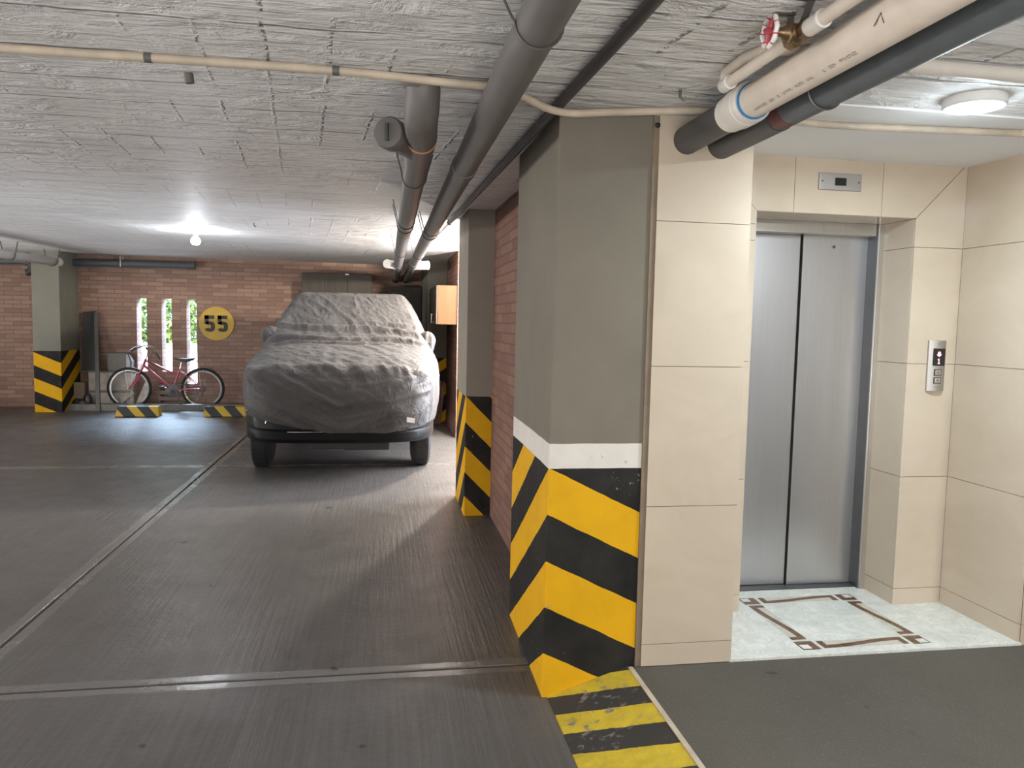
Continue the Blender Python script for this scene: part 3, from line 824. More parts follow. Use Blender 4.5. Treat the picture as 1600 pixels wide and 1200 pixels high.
# cream conduit across the ceiling
cd = thing('cable_conduit', (0.0, 2.6, 2.29), 'cream cable conduit crossing the whole ceiling from left to right', 'conduit')
cp_ = [(-3.2, 2.66, 2.294), (-1.143, 2.611, 2.294), (-0.717, 2.592, 2.292), (-0.15, 2.575, 2.290), (0.18, 2.590, 2.284), (0.36, 2.60, 2.281), (0.47, 2.635, 2.268), (0.56, 2.69, 2.252), (0.66, 2.735, 2.252),
       (0.80, 2.752, 2.268), (0.976, 2.758, 2.285), (1.10, 2.75, 2.293), (1.192, 2.745, 2.2945), (1.36, 2.755, 2.292), (1.60, 2.757, 2.282), (1.80, 2.755, 2.281), (2.151, 2.745, 2.287), (2.48, 2.72, 2.288), (2.81, 2.70, 2.289), (5.8, 2.66, 2.292)]
def smooth_path(pts, n=5):
    P_ = [Vector(p) for p in pts]
    out = []
    for i in range(len(P_) - 1):
        a, b, c_, d = P_[max(i - 1, 0)], P_[i], P_[i + 1], P_[min(i + 2, len(P_) - 1)]
        for k in range(n):
            t = k / n
            out.append(0.5 * ((2 * b) + (c_ - a) * t + (2 * a - 5 * b + 4 * c_ - d) * t * t + (3 * b - a - 3 * c_ + d) * t ** 3))
    return out + [P_[-1]]
MB().tube(smooth_path(cp_), 0.0135, 14).build('tube', M['conduit'], cd, smooth=True)
for c0 in ((-0.717, 2.592, 2.292), (-0.15, 2.575, 2.290)):
    ring(cd, 'joint', c0, (1, 0, 0), 0.0150, 0.022, M['pole'])
# white pipe on the lobby side
wp = thing('water_pipe', (1.05, 1.9, 2.26), 'beige water pipe with a brass gate valve near the ceiling at top right', 'pipe')
MB().tube([(1.05, -1.2, 2.252), (1.05, 1.80, 2.252)], 0.0175, 18).build('pipe', M['pvc'], wp, smooth=True)
MB().tube([(1.05, 1.93, 2.252), (1.05, 2.285, 2.252)], 0.0165, 18).build('pipe', M['pvc'], wp, smooth=True)
MB().lathe((1.05, 2.275, 2.252), (0, 1, 0), [(0, 0.0165), (0, 0.0215), (0.045, 0.0215), (0.052, 0.018), (0.053, 0.0)], 20).build('elbow', M['pvc_white'], wp, smooth=True)
ring(wp, 'cement_ring', (1.05, 2.274, 2.252), (0, 1, 0), 0.0222, 0.004, M['white_paint'])
MB().tube([(1.05, 2.31, 2.255), (1.05, 2.31, 2.287)] , 0.017, 16).build('riser', M['pvc'], wp, smooth=True)
MB().tube([(1.048, 2.31, 2.290), (1.05, 2.18, 2.293), (1.07, 2.12, 2.2935), (1.13, 2.10, 2.2935), (1.30, 2.10, 2.2935), (1.52, 2.108, 2.290)], 0.0152, 16).build('branch', M['pvc'], wp, smooth=True)
MB().tube([(1.53, 2.108, 2.285), (5.8, 2.16, 2.285)], 0.0225, 18).build('branch', M['pvc_white'], wp, smooth=True)
ring(wp, 'strap', (1.505, 2.107, 2.286), (1, 0, 0), 0.0195, 0.014, M['dark_steel'])
MB().lathe((1.05, 1.80, 2.252), (0, -1, 0), [(-0.03, 0.0175), (-0.03, 0.0225), (0.03, 0.0225), (0.03, 0.0175)], 20).build('socket', M['pvc_white'], wp, smooth=True)
ring(wp, 'cement_ring', (1.05, 1.770, 2.252), (0, 1, 0), 0.0232, 0.005, M['white_paint'])
va = MB()
va.lathe((1.05, 1.80, 2.252), (0, 1, 0), [(0.03, 0.016), (0.03, 0.027), (0.05, 0.027), (0.055, 0.022), (0.075, 0.026), (0.095, 0.022), (0.10, 0.027), (0.12, 0.027), (0.12, 0.016)], 8)
va.lathe((1.05, 1.875, 2.252), (-1, 0, 0), [(0.0, 0.024), (0.026, 0.024), (0.028, 0.027), (0.033, 0.027), (0.036, 0.020), (0.048, 0.014), (0.055, 0.011), (0.066, 0.011), (0.068, 0.007), (0.085, 0.006)], 20)
va = va.build('gate_valve', M['brass'], wp, smooth=True)
hw = MB()
hc = Vector((0.966, 1.875, 2.252))
rim = []
for i in range(40):
    w = 2 * PI * i / 40
    rr = 0.036 + 0.0022 * math.cos(8 * w)
    rim.append(hc + Vector((0, math.cos(w) * rr, math.sin(w) * rr)))
hw.tube(rim, 0.0062, 8, closed=True)
hw.mat(1)
for i in range(4):
    w = 2 * PI * i / 4 + 0.4
    hw.tube([hc, hc + Vector((0.001, math.cos(w) * 0.035, math.sin(w) * 0.035))], [0.008, 0.005], 8)
hw.lathe(hc, (-1, 0, 0), [(-0.006, 0.011), (0.004, 0.011), (0.007, 0.007), (0.007, 0)], 14)
for i in (1, 5, 9, 14, 18, 23, 27, 31, 36):
    hw.ball(rim[i], (0.0068, 0.0068, 0.0068), 8, 6)
hw.build('handwheel', [M['white_paint'], M['red_paint']], va, smooth=True)
for y, yt in ((1.845, 1.80), (1.905, 1.90)):
    st = MB().hexa([(1.028, yt, 2.309), (1.046, yt, 2.309), (1.046, yt + 0.003, 2.309), (1.028, yt + 0.003, 2.309),
             (1.028, y, 2.262), (1.046, y, 2.262), (1.046, y + 0.003, 2.262), (1.028, y + 0.003, 2.262)])
    st.box(0.99, 1.046, yt - 0.009, yt + 0.009, 2.305, 2.309)
    st.build('hanger_strap', M['wire'], wp)

# PVC drain with coupling
d4 = thing('drain_pipe', (1.165, 2.5, 2.222), 'beige PVC drain pipe with white coupling and dark end piece in the tiled pier', 'pipe')
MB().tube([(1.165, -1.5, 2.222), (1.165, 2.40, 2.222)], 0.0535, 32).build('pipe', M['pvc'], d4, smooth=True)
MB().tube([(1.165, 2.48, 2.222), (1.165, 2.896, 2.222)], 0.0545, 32).build('end_piece', M['pipe_dark'], d4, smooth=True)
MB().lathe((1.165, 2.345, 2.222), (0, 1, 0), [(0.004, 0.054), (0.0, 0.0640), (0.008, 0.0670), (0.022, 0.0670), (0.026, 0.0640), (0.034, 0.0640), (0.038, 0.0670), (0.10, 0.0665), (0.115, 0.063), (0.16, 0.061), (0.16, 0.054)], 40).build('coupling', M['pvc_white'], d4, smooth=True, ang=0.4)
ring(d4, 'cement_ring', (1.165, 2.343, 2.222), (0, 1, 0), 0.0575, 0.010, M['glue_blue'])
pr = MB()
rp = random.Random(11)
ang = math.radians(234)
y = 2.28
R4 = 0.0536
rows = [(0.075, 9), (0.03, 4), (0.012, 1), (0.05, 7), (0.04, 5), (0.03, 4), (0.012, 0), (0.010, 1), (0.03, 4), (0.07, 9)]
for (ln, n) in rows:
    for i in range(n):
        yy0 = y - ln * i / n
        yy1 = yy0 - ln / n * 0.7
        hgt = 0.17 if rp.random() < 0.75 else 0.12
        a0, a1 = ang, ang + hgt
        pt = lambda a, yv: (1.165 + math.cos(a) * (R4 + 0.0004), yv, 2.222 + math.sin(a) * (R4 + 0.0004))
        sw = (yy0 - yy1) * 0.30
        pr.add([pt(a0, yy0), pt(a0, yy0 - sw), pt(a1, yy0 - sw), pt(a1, yy0)], [(0, 1, 2, 3)])
        if rp.random() < 0.7: pr.add([pt(a1 - 0.03, yy0), pt(a1 - 0.03, yy1), pt(a1, yy1), pt(a1, yy0)], [(0, 1, 2, 3)])
        if rp.random() < 0.5: pr.add([pt(a0, yy0), pt(a0, yy1), pt(a0 + 0.03, yy1), pt(a0 + 0.03, yy0)], [(0, 1, 2, 3)])
    y -= ln + 0.018
pr.build('printed_mark', M['print'], d4)
MB().tube([(1.165, 1.62, 2.285), (1.122, 1.63, 2.255), (1.112, 1.635, 2.215), (1.116, 1.63, 2.195)], 0.0014, 6).tube([(1.112, 1.635, 2.22), (1.112, 1.66, 2.198)], 0.0014, 6).build('wire_tie', M['wire'], d4)
d5 = thing('drain_pipe', (1.308, 2.5, 2.217), 'dark slate drain pipe running beside the beige PVC pipe', 'pipe')
MB().tube([(1.308, -1.5, 2.217), (1.308, 2.896, 2.217)], 0.0550, 32).build('pipe', M['pipe_slate'], d5, smooth=True)
MB().lathe((1.308, 2.36, 2.217), (0, 1, 0), [(0, 0.0552), (0.0, 0.0556), (0.07, 0.0556), (0.07, 0.0552)], 32).build('painted_ring', M['glue_red'], d5, smooth=True)
MB().lathe((1.308, 2.44, 2.217), (0, 1, 0), [(0, 0.055), (0.0, 0.0585), (0.456, 0.0585)], 32).build('end_collar', M['pipe_dark'], d5, smooth=True)
hanger(d5, 1.308, 2.17, 2.217, 0.055, 0.03)

# far left pipes
d6 = thing('drain_pipe', (-4.73, 10.6, 2.22), 'short grey drain pipe hanging at the top left corner above the striped pillar', 'pipe')
MB().tube([(-4.73, 8.6, 2.20), (-4.74, 12.35, 2.255)], 0.062, 24).build('pipe', M['pipe_light'], d6, smooth=True)
MB().lathe((-4.74, 12.30, 2.254), (0, 1, 0.015), [(0, 0.062), (0, 0.068), (0.14, 0.068), (0.15, 0.06), (0.15, 0)], 24).build('end_cap', M['pvc'], d6, smooth=True)
for y in (10.9, 12.2): hanger(d6, -4.735, y, 2.235 if y < 12 else 2.252, 0.062, 0.0, 0.008)
d7 = thing('drain_pipe', (-4.0, 13.12, 2.31), 'dark drain pipe running horizontally along the top of the brick back wall', 'pipe')
MB().tube([(-8.9, 13.12, 2.28), (-3.02, 13.12, 2.31)], 0.056, 24).build('pipe', M['pipe_slate'], d7, smooth=True)
MB().lathe((-3.10, 13.12, 2.31), (1, 0, 0), [(0, 0.056), (0, 0.063), (0.13, 0.063), (0.13, 0)], 24).build('end_cap', M['pipe_slate'], d7, smooth=True)
MB().tube(arc((-5.46, 13.12, 2.20), 0.08, PI / 2, -PI / 2, (1, 0, 0), (0, 0, 1), 8), 0.055, 20).build('elbow', M['pipe_dark'], d7, smooth=True)
MB().box(-4.085, -4.065, 13.055, 13.06, 2.25, 2.445).box(-4.085, -4.065, 13.18, 13.185, 2.25, 2.445).box(-4.085, -4.065, 13.055, 13.185, 2.25, 2.255).build('hanger', M['chrome'], d7)

# stubs on the ceiling
cs_ = MB().lathe((-0.645, 2.785, 2.313), (0.1, 0.1, -1), [(0, 0.015), (0.034, 0.015), (0.036, 0.011), (0.018, 0.010)], 14).build('conduit_stub', M['pole'], base=(-0.645, 2.785, 2.31), smooth=True)
tag(cs_, 'short grey pipe stub sticking out of the ceiling below the cream conduit', 'pipe stub')
for i, (x, y, lb) in enumerate(((-3.01, 6.65, 'small metal hook in the ceiling left of the bare bulb'), (-1.17, 7.45, 'small metal hook in the ceiling right of the bare bulb'),
                 (1.005, 2.57, 'bent metal hook in the ceiling above the near pillar edge'))):
    z = zceil(y)
    hk = MB().tube([(x, y, z + 0.01), (x, y, z - 0.022), (x + 0.010, y - 0.005, z - 0.034), (x + 0.02, y - 0.01, z - 0.026)], 0.005, 6).build('ceiling_hook', M['wire'], base=(x, y, z), smooth=True)
    tag(hk, lb, 'hook', 'hooks in the ceiling')
pg = MB().ball((1.040, 2.875, 2.268), (0.010, 0.010, 0.010), 10, 8).build('anchor_plug', M['black'], base=(1.04, 2.875, 2.268), smooth=True)
tag(pg, 'small black plug where the near pillar meets the tiled pier at the top', 'plug')

# ------------------------------------------------------------------ number sign
sg = thing('number_sign', (-2.686, 13.29, 1.385), 'round yellow wall sign with the black number 55', 'sign')
MB().lathe((-2.686, 13.300, 1.385), (0, -1, 0), [(0, 0.276), (0.012, 0.276), (0.014, 0.274), (0.014, 0)], 64).build('disc', M['sign_yellow'], sg)
def five(cx, z0, h):
    w_, t = h * 0.60, h * 0.19
    o = []
    y = 13.2855
    m_ = MB()
    def P(a, b): return (cx + a, y, z0 + b)
    m_.prism([P(-w_ / 2, h - t * 1.1), P(w_ / 2 * 0.92, h - t * 1.1), P(w_ / 2 * 0.92, h), P(-w_ / 2, h)], (0, -0.002, 0))
    m_.prism([P(-w_ / 2, h * 0.46), P(-w_ / 2 + t * 1.25, h * 0.46), P(-w_ / 2 + t * 1.25, h), P(-w_ / 2, h)], (0, -0.002, 0))
    out, inn = [], []
    cxx, czz = 0.0, h * 0.315
    for i in range(22):
        a = math.radians(150 - (150 + 160) * i / 21)
        ro, rz = w_ / 2, h * 0.315
        sq = lambda v, n_: math.copysign(abs(v) ** n_, v)
        out.append(P(cxx + ro * sq(math.cos(a), 0.7), czz + rz * sq(math.sin(a), 0.7)))
        inn.append(P(cxx + (ro - t * 1.25) * sq(math.cos(a), 0.7), czz + (rz - t) * sq(math.sin(a), 0.7)))
    for i in range(21):
        m_.prism([out[i], out[i + 1], inn[i + 1], inn[i]], (0, -0.002, 0))
    return m_
for cx in (-2.792, -2.588):
    five(cx, 1.250, 0.268).build('digit', M['sign_black'], sg)

# ------------------------------------------------------------------ wheel stoppers
def stopper(x0, x1, label, n, mat='stopper'):
    m_ = MB()
    yA, yB, h = 12.00, 12.17, 0.150
    m_.hexa([(x0, yA, 0), (x1, yA, 0), (x1, yB, 0), (x0, yB, 0), (x0 + 0.02, yA + 0.03, h), (x1 - 0.02, yA + 0.03, h), (x1 - 0.02, yB - 0.03, h), (x0 + 0.02, yB - 0.03, h)])
    o = m_.build('wheel_stopper', M[mat], base=(x0, 12.08, 0), bev=0.012)
    return tag(o, label, 'wheel stopper', 'wheel stoppers on the floor')
stopper(-3.86, -3.245, 'yellow and black striped wheel stopper in front of the bicycle front wheel', 1)
stopper(-2.63, -2.01, 'yellow and black striped wheel stopper partly hidden by the covered car', 2)
stopper(-6.05, -5.47, 'dark wheel stopper at the left edge in front of the brick wall', 3, 'car_plastic')

# ------------------------------------------------------------------ cabinets
def bar_handle(parent, x, y, z0, z1, d):
    dx, dy = d
    m_ = MB().tube([(x, y, z0 + 0.015), (x + dx * 0.028, y + dy * 0.028, z0 + 0.015)], 0.004, 8).tube([(x, y, z1 - 0.015), (x + dx * 0.028, y + dy * 0.028, z1 - 0.015)], 0.004, 8)
    m_.tube([(x + dx * 0.028, y + dy * 0.028, z0), (x + dx * 0.028, y + dy * 0.028, z1)], 0.006, 10)
    return m_.build('handle', M['chrome'], parent, smooth=True)
c3 = thing('wall_cabinet', (-0.73, 13.12, 1.55), 'grey three-door cabinet high on the brick wall behind the car roof', 'cabinet')
box('body', M['cab_grey'], -1.295, -0.159, 12.97, 13.299, 1.55, 2.245, c3, bev=0.004)
for a, b, hx in ((-1.288, -0.927, -0.95), (-0.921, -0.563, -0.59), (-0.557, -0.166, -0.52)):
    dd = box('door', M['cab_grey'], a, b, 12.95, 12.968, 1.557, 2.238, c3, bev=0.003)
    bar_handle(dd, hx, 12.95, 1.60, 1.72, (0, -1))
MB().box(-0.60, -0.54, 12.945, 12.95, 2.225, 2.245).build('latch', M['chrome'], c3)
c4 = thing('tall_cabinet', (0.38, 13.1, 0), 'tall dark two-door cabinet in the rear right corner behind the car', 'cabinet')
box('body', M['cab_dark'], 0.105, 0.655, 12.92, 13.299, 0.0, 2.06, c4, bev=0.004)
for a, b in ((0.110, 0.374), (0.380, 0.650)):
    dd = box('door', M['cab_dark'], a, b, 12.90, 12.918, 0.03, 2.05, c4, bev=0.003)
    bar_handle(dd, 0.355 if a < 0.3 else 0.40, 12.90, 1.0, 1.15, (0, -1))
c5 = thing('wall_cabinet', (0.81, 10.5, 1.46), 'wooden wall cabinet with brightly lit end panel beside the middle pillar', 'cabinet')
box('body', M['cab_wood'], 0.70, 0.949, 9.82, 11.30, 1.462, 1.958, c5, bev=0.003)
for i, (a, b) in enumerate(((9.825, 10.31), (10.315, 10.80), (10.805, 11.295))):
    dd = box('door', M['cab_door'], 0.681, 0.699, a, b, 1.466, 1.954, c5, bev=0.002)
    bar_handle(dd, 0.681, (10.27, 10.36, 10.85)[i], 1.475, 1.60, (-1, 0))

# leaning planks, rear right
for i, (x, h, tl) in enumerate(((0.775, 0.56, 0.05), (0.815, 0.60, 0.06), (0.855, 0.62, 0.07), (0.895, 0.61, 0.075))):
    m_ = MB().hexa([(x - 0.07, 11.20, 0.0), (x - 0.035, 11.20, 0.0), (x - 0.035, 11.225, 0.0), (x - 0.07, 11.225, 0.0),
                    (x - 0.07 + tl, 11.31, h), (x - 0.035 + tl, 11.31, h), (x - 0.035 + tl, 11.335, h), (x - 0.07 + tl, 11.335, h)])
    o = m_.build('plank', M['plank'], base=(x - 0.05, 11.21, 0))
    tag(o, ('leftmost', 'second from left', 'third from left', 'rightmost')[i] + ' of the reddish planks leaning on the corner pillar', 'plank', 'planks leaning in the corner')

# ------------------------------------------------------------------ clutter left of and behind the bicycle
lb = MB().hexa([(-4.712, 13.13, 0.602), (-4.435, 13.12, 0.602), (-4.435, 13.15, 0.602), (-4.712, 13.16, 0.602), (-4.700, 13.24, 1.535), (-4.515, 13.24, 1.55), (-4.515, 13.27, 1.55), (-4.700, 13.27, 1.535)])
ob = lb.build('tall_board', M['board_dark'], base=(-4.6, 13.14, 0.602), bev=0.006)
tag(ob, 'tall dark board standing on the pale crate and leaning on the brick wall', 'board')
pl = MB().prism([(-4.375, 12.74, 0.0), (-4.315, 12.74, 0.0), (-4.315, 12.775, 0.0), (-4.375, 12.775, 0.0)], (-0.155, 0.46, 1.53)).build('pole', M['pole'], base=(-4.34, 12.75, 0), bev=0.004)
tag(pl, 'slim grey pole leaning against the dark board', 'pole')
ck = thing('storage_box', (-4.14, 13.15, 0.6), 'grey storage box with pale rounded end, left of the bicycle handlebar', 'box')
pts = [(-4.315, 0.60), (-4.00, 0.60), (-3.955, 0.64), (-3.95, 0.76), (-3.99, 0.87), (-4.03, 0.89), (-4.315, 0.885)]
MB().prism([(x, 13.10, z) for x, z in pts], (0, 0.19, 0)).build('box_body', M['case'], ck, bev=0.012)
MB().prism([(x, 13.088, z) for x, z in ((-4.03, 0.625), (-3.975, 0.645), (-3.965, 0.76), (-4.00, 0.86), (-4.03, 0.875))], (0, 0.012, 0)).build('end_panel', M['case_clear'], ck, bev=0.004)
wb = thing('storage_crate', (-4.25, 13.15, 0), 'dusty pale crate under the grey storage box', 'crate')
box('crate_body', M['panel_white'], -4.60, -3.93, 13.10, 13.29, 0.0, 0.575, wb, bev=0.008)
box('lid', M['case'], -4.62, -3.92, 13.09, 13.295, 0.575, 0.60, wb, bev=0.005)
box('rail', M['case'], -4.60, -3.93, 13.088, 13.10, 0.25, 0.29, wb)
sp = MB().prism([(-3.72, 13.09, 0.50), (-3.66, 13.09, 0.44), (-3.79, 13.062, 0.0), (-3.92, 13.062, 0.0)], (0, 0.015, 0)).build('shelf_board', M['panel_white'], base=(-3.8, 13.0, 0), bev=0.004)
tag(sp, 'pale shelf board tilted behind the bicycle front wheel', 'board')
sq = MB().prism([(-4.22, 13.062, 0.05), (-4.17, 13.062, 0.02), (-3.90, 13.062, 0.24), (-3.94, 13.062, 0.30)], (0, 0.015, 0)).build('batten', M['panel_white'], base=(-4.1, 12.99, 0), bev=0.004)
tag(sq, 'narrow pale slat lying oblique behind the bicycle front wheel', 'slat')
pc = thing('slatted_crate', (-3.40, 13.2, 0), 'brown slatted crate behind the bicycle frame under the middle opening', 'crate')
box('back_panel', M['crate'], -3.57, -3.17, 13.26, 13.285, 0.0, 0.40, pc)
for i in range(4):
    box('slat', M['crate'], -3.57, -3.17, 13.165, 13.18, 0.02 + i * 0.10, 0.085 + i * 0.10, pc, bev=0.003)
for x in (-3.57, -3.19):
    box('post', M['crate'], x, x + 0.025, 13.18, 13.26, 0.0, 0.40, pc)
cb = MB().box(-4.78, -4.62, 12.995, 13.045, 0.0, 0.42).build('cardboard_box', M['card'], base=(-4.70, 13.02, 0), bev=0.004)
bgm = MB()
for (cx, cy, cz, rx, ry, rz) in ((-4.66, 12.948, 0.085, 0.15, 0.042, 0.085), (-4.56, 12.948, 0.13, 0.07, 0.042, 0.13), (-4.72, 12.948, 0.10, 0.05, 0.040, 0.075)):
    bgm.ball((cx, cy, cz), (rx, ry, rz), 20, 12)
bo = bgm.build('black_bag', M['bag'], base=(-4.65, 12.95, 0), smooth=True)
tag(bo, 'shiny black bag on the floor between the striped pillar and the dark board', 'bag')
tag(cb, 'small brown cardboard box behind the black bag beside the striped pillar', 'box')

# ------------------------------------------------------------------ bicycle
BY = 12.99
bk = thing('bicycle', (-3.4, BY, 0), 'pinkish red bicycle leaning below the slit openings of the brick wall', 'bicycle')
def bp(x, z, dy=0.0): return (x, BY + dy, z)
HF, HR, WR = (-3.955, 0.335), (-2.845, 0.335), 0.335
def wheel(c, name):
    t = MB().tube([bp(c[0] + math.cos(a) * (WR - 0.022), c[1] + math.sin(a) * (WR - 0.022)) for a in [2 * PI * i / 64 for i in range(64)]], 0.0235, 12, closed=True)
    w_ = t.build(name, M['rubber'], bk, smooth=True)
    rm = MB()
    seg = 64
    for i in range(seg):
        a0, a1 = 2 * PI * i / seg, 2 * PI * (i + 1) / seg
        def q(a, r_, dy): return bp(c[0] + math.cos(a) * r_, c[1] + math.sin(a) * r_, dy)
        for (ra, rb) in ((0.270, 0.298),):
            for dy in (-0.013, 0.013):
                rm.add([q(a0, ra, dy), q(a1, ra, dy), q(a1, rb, dy), q(a0, rb, dy)], [(0, 1, 2, 3)])
            rm.add([q(a0, ra, -0.013), q(a1, ra, -0.013), q(a1, ra, 0.013), q(a0, ra, 0.013)], [(0, 1, 2, 3)])
    rm.build('rim', M['chrome'], w_, smooth=True)
    sp_ = MB()
    for i in range(28):
        a = 2 * PI * i / 28
        s = 0.03 if i % 2 else -0.03
        sp_.tube([bp(c[0] + math.cos(a + (0.9 if i % 4 < 2 else -0.9)) * 0.02, c[1] + math.sin(a + (0.9 if i % 4 < 2 else -0.9)) * 0.02, s), bp(c[0] + math.cos(a) * 0.272, c[1] + math.sin(a) * 0.272)], 0.0013, 5, caps=False)
    sp_.build('spokes', M['chrome'], w_)
    MB().lathe(bp(c[0], c[1], -0.05), (0, 1, 0), [(0, 0.012), (0.015, 0.012), (0.018, 0.026), (0.024, 0.026), (0.028, 0.015), (0.072, 0.015), (0.076, 0.026), (0.082, 0.026), (0.085, 0.012), (0.10, 0.012)], 16).build('hub', M['alloy'], w_, smooth=True)
    return w_
wheel(HF, 'front_wheel')
rw = wheel(HR, 'rear_wheel')
BBx, BBz = -3.305, 0.315
HT, HB = (-3.705, 0.80), (-3.765, 0.635)
ST = (-3.190, 0.655)
fr = MB()
fr.tube([bp(*HB), bp(*HT)], 0.020, 14)
fr.tube([bp(-3.735, 0.70), bp(BBx, BBz)], 0.0205, 14)
fr.tube([bp(-3.712, 0.775), bp(-3.62, 0.745), bp(-3.42, 0.64), bp(-3.29, 0.575), bp(-3.215, 0.575)], 0.0145, 12)
fr.tube([bp(BBx, BBz), bp(*ST)], 0.0165, 14)
for s in (-1, 1):
    fr.tube([bp(BBx, BBz, s * 0.02), bp(-3.2, 0.32, s * 0.045), bp(HR[0], HR[1], s * 0.062)], 0.0095, 10)
    fr.tube([bp(-3.205, 0.62, s * 0.018), bp(-3.10, 0.55, s * 0.045), bp(HR[0], HR[1], s * 0.062)], 0.008, 10)
fr.lathe(bp(BBx, BBz, -0.04), (0, 1, 0), [(0, 0.024), (0.08, 0.024)], 16)
fr.build('frame', M['bike_red'], bk, smooth=True)
fk = MB()
for s in (-1, 1):
    fk.tube([bp(-3.785, 0.59, s * 0.045), bp(-3.855, 0.45, s * 0.056), bp(-3.925, 0.36, s * 0.058), bp(HF[0], HF[1], s * 0.058)], [0.016, 0.014, 0.011, 0.010], 10)
fk.tube([bp(-3.785, 0.595, -0.055), bp(-3.785, 0.595, 0.055)], 0.017, 10)
fk.tube([bp(-3.785, 0.59), bp(*HB)], 0.017, 10)
fk.build('fork', M['bike_red'], bk, smooth=True)
hb = MB().tube([bp(*HT), bp(-3.685, 0.87), bp(-3.675, 0.955)], 0.0125, 12)
hb.tube([bp(-3.675, 0.955), bp(-3.69, 0.985, -0.03)], 0.015, 10)
hb.tube(smooth_path([bp(-3.83, 0.945, -0.24), bp(-3.76, 0.985, -0.20), bp(-3.70, 1.015, -0.10), bp(-3.68, 1.01, 0.0), bp(-3.64, 0.985, 0.10), bp(-3.585, 0.885, 0.19), bp(-3.55, 0.80, 0.215)]), 0.011, 12)
hbo = hb.build('handlebar', M['chrome'], bk, smooth=True)
MB().tube([bp(-3.85, 0.935, -0.255), bp(-3.775, 0.98, -0.21)], 0.017, 12).build('grip', M['bike_grey'], hbo, smooth=True)
MB().tube([bp(-3.597, 0.905, 0.185), bp(-3.545, 0.79, 0.218)], 0.017, 12).build('grip', M['bike_grey'], hbo, smooth=True)
MB().tube([bp(-3.87, 0.955, -0.23), bp(-3.80, 1.01, -0.19), bp(-3.735, 1.02, -0.15)], 0.006, 8).build('brake_lever', M['chrome'], hbo, smooth=True)
MB().tube([bp(-3.585, 0.80, 0.17), bp(-3.635, 0.93, 0.15), bp(-3.66, 1.0, 0.09)], 0.006, 8).build('brake_lever', M['chrome'], hbo, smooth=True)
MB().tube(smooth_path([bp(-3.72, 1.02, -0.12), bp(-3.76, 0.95, -0.1), bp(-3.74, 0.80, -0.05), bp(-3.79, 0.62, -0.03)]), 0.003, 6).build('brake_cable', M['black'], bk)
MB().tube(smooth_path([bp(-3.68, 1.02, 0.05), bp(-3.60, 0.90, 0.0), bp(-3.66, 0.76, -0.02), bp(-3.40, 0.62, -0.02)]), 0.003, 6).build('brake_cable', M['black'], bk)
MB().tube([bp(*ST), bp(-3.165, 0.755)], 0.0125, 12).build('seat_post', M['chrome'], bk, smooth=True)
sv, sfc = [], []
prof = [(-3.290, 0.022, 0.826, 0.020), (-3.255, 0.030, 0.832, 0.035), (-3.19, 0.045, 0.830, 0.050), (-3.11, 0.080, 0.826, 0.065), (-3.05, 0.105, 0.832, 0.065), (-2.995, 0.098, 0.838, 0.050), (-2.965, 0.05, 0.835, 0.025)]
for (x, hw_, z, th) in prof:
    for k_ in range(16):
        a = 2 * PI * k_ / 16
        sv.append(bp(x, z - th * 0.5 + math.sin(a) * th * 0.5, math.cos(a) * hw_))
for i in range(len(prof) - 1):
    for k_ in range(16):
        sfc.append((i * 16 + k_, (i + 1) * 16 + k_, (i + 1) * 16 + (k_ + 1) % 16, i * 16 + (k_ + 1) % 16))
sfc += [tuple(range(16)), tuple(range((len(prof) - 1) * 16, len(prof) * 16))]
MB().add(sv, sfc).build('saddle', M['bike_grey'], bk, smooth=True)
MB().lathe(bp(BBx, BBz, -0.052), (0, -1, 0), [(0, 0.095), (0.004, 0.095), (0.005, 0.08), (0.008, 0.03), (0.014, 0.014), (0.014, 0)], 40).build('chainring', M['dark_steel'], bk, smooth=True)
MB().tube([bp(BBx, BBz, -0.07), bp(BBx - 0.145, BBz + 0.055, -0.08)], [0.011, 0.009], 10).build('crank_arm', M['alloy'], bk, smooth=True)
MB().tube([bp(BBx, BBz, 0.07), bp(BBx + 0.145, BBz - 0.055, 0.08)], [0.011, 0.009], 10).build('crank_arm', M['alloy'], bk, smooth=True)
box('pedal', M['black'], BBx - 0.185, BBx - 0.105, BY - 0.18, BY - 0.09, BBz + 0.045, BBz + 0.068, bk, bev=0.004)
box('pedal', M['black'], BBx + 0.105, BBx + 0.185, BY + 0.09, BY + 0.18, BBz - 0.068, BBz - 0.045, bk, bev=0.004)
ch = MB()
ch.tube([bp(BBx, BBz + 0.093, -0.056), bp(HR[0], HR[1] + 0.048, -0.056)], 0.0045, 6).tube([bp(BBx, BBz - 0.093, -0.056), bp(HR[0] - 0.01, HR[1] - 0.12, -0.056), bp(HR[0] + 0.02, HR[1] - 0.045, -0.056)], 0.0045, 6)
ch.build('chain', M['dark_steel'], bk)
MB().lathe(bp(HR[0], HR[1], -0.042), (0, -1, 0), [(0, 0.055), (0.006, 0.055), (0.008, 0.045), (0.014, 0.045), (0.016, 0.035), (0.022, 0.035), (0.022, 0)], 24).build('sprocket', M['dark_steel'], rw, smooth=True)
MB().tube([bp(HR[0], HR[1] - 0.03, -0.06), bp(HR[0] + 0.01, HR[1] - 0.09, -0.065), bp(HR[0] - 0.015, HR[1] - 0.13, -0.062)], 0.010, 8).build('derailleur', M['dark_steel'], bk, smooth=True)
MB().tube([bp(-3.24, 0.30, 0.03), bp(-3.225, 0.012, 0.085)], 0.008, 8).build('kickstand', M['alloy'], bk, smooth=True)
MB().tube(smooth_path([bp(-3.02, 0.79), bp(-2.935, 0.775), bp(-2.905, 0.70), bp(-2.89, 0.62)]), 0.006, 8).build('rear_reflector_stay', M['chrome'], bk, smooth=True)

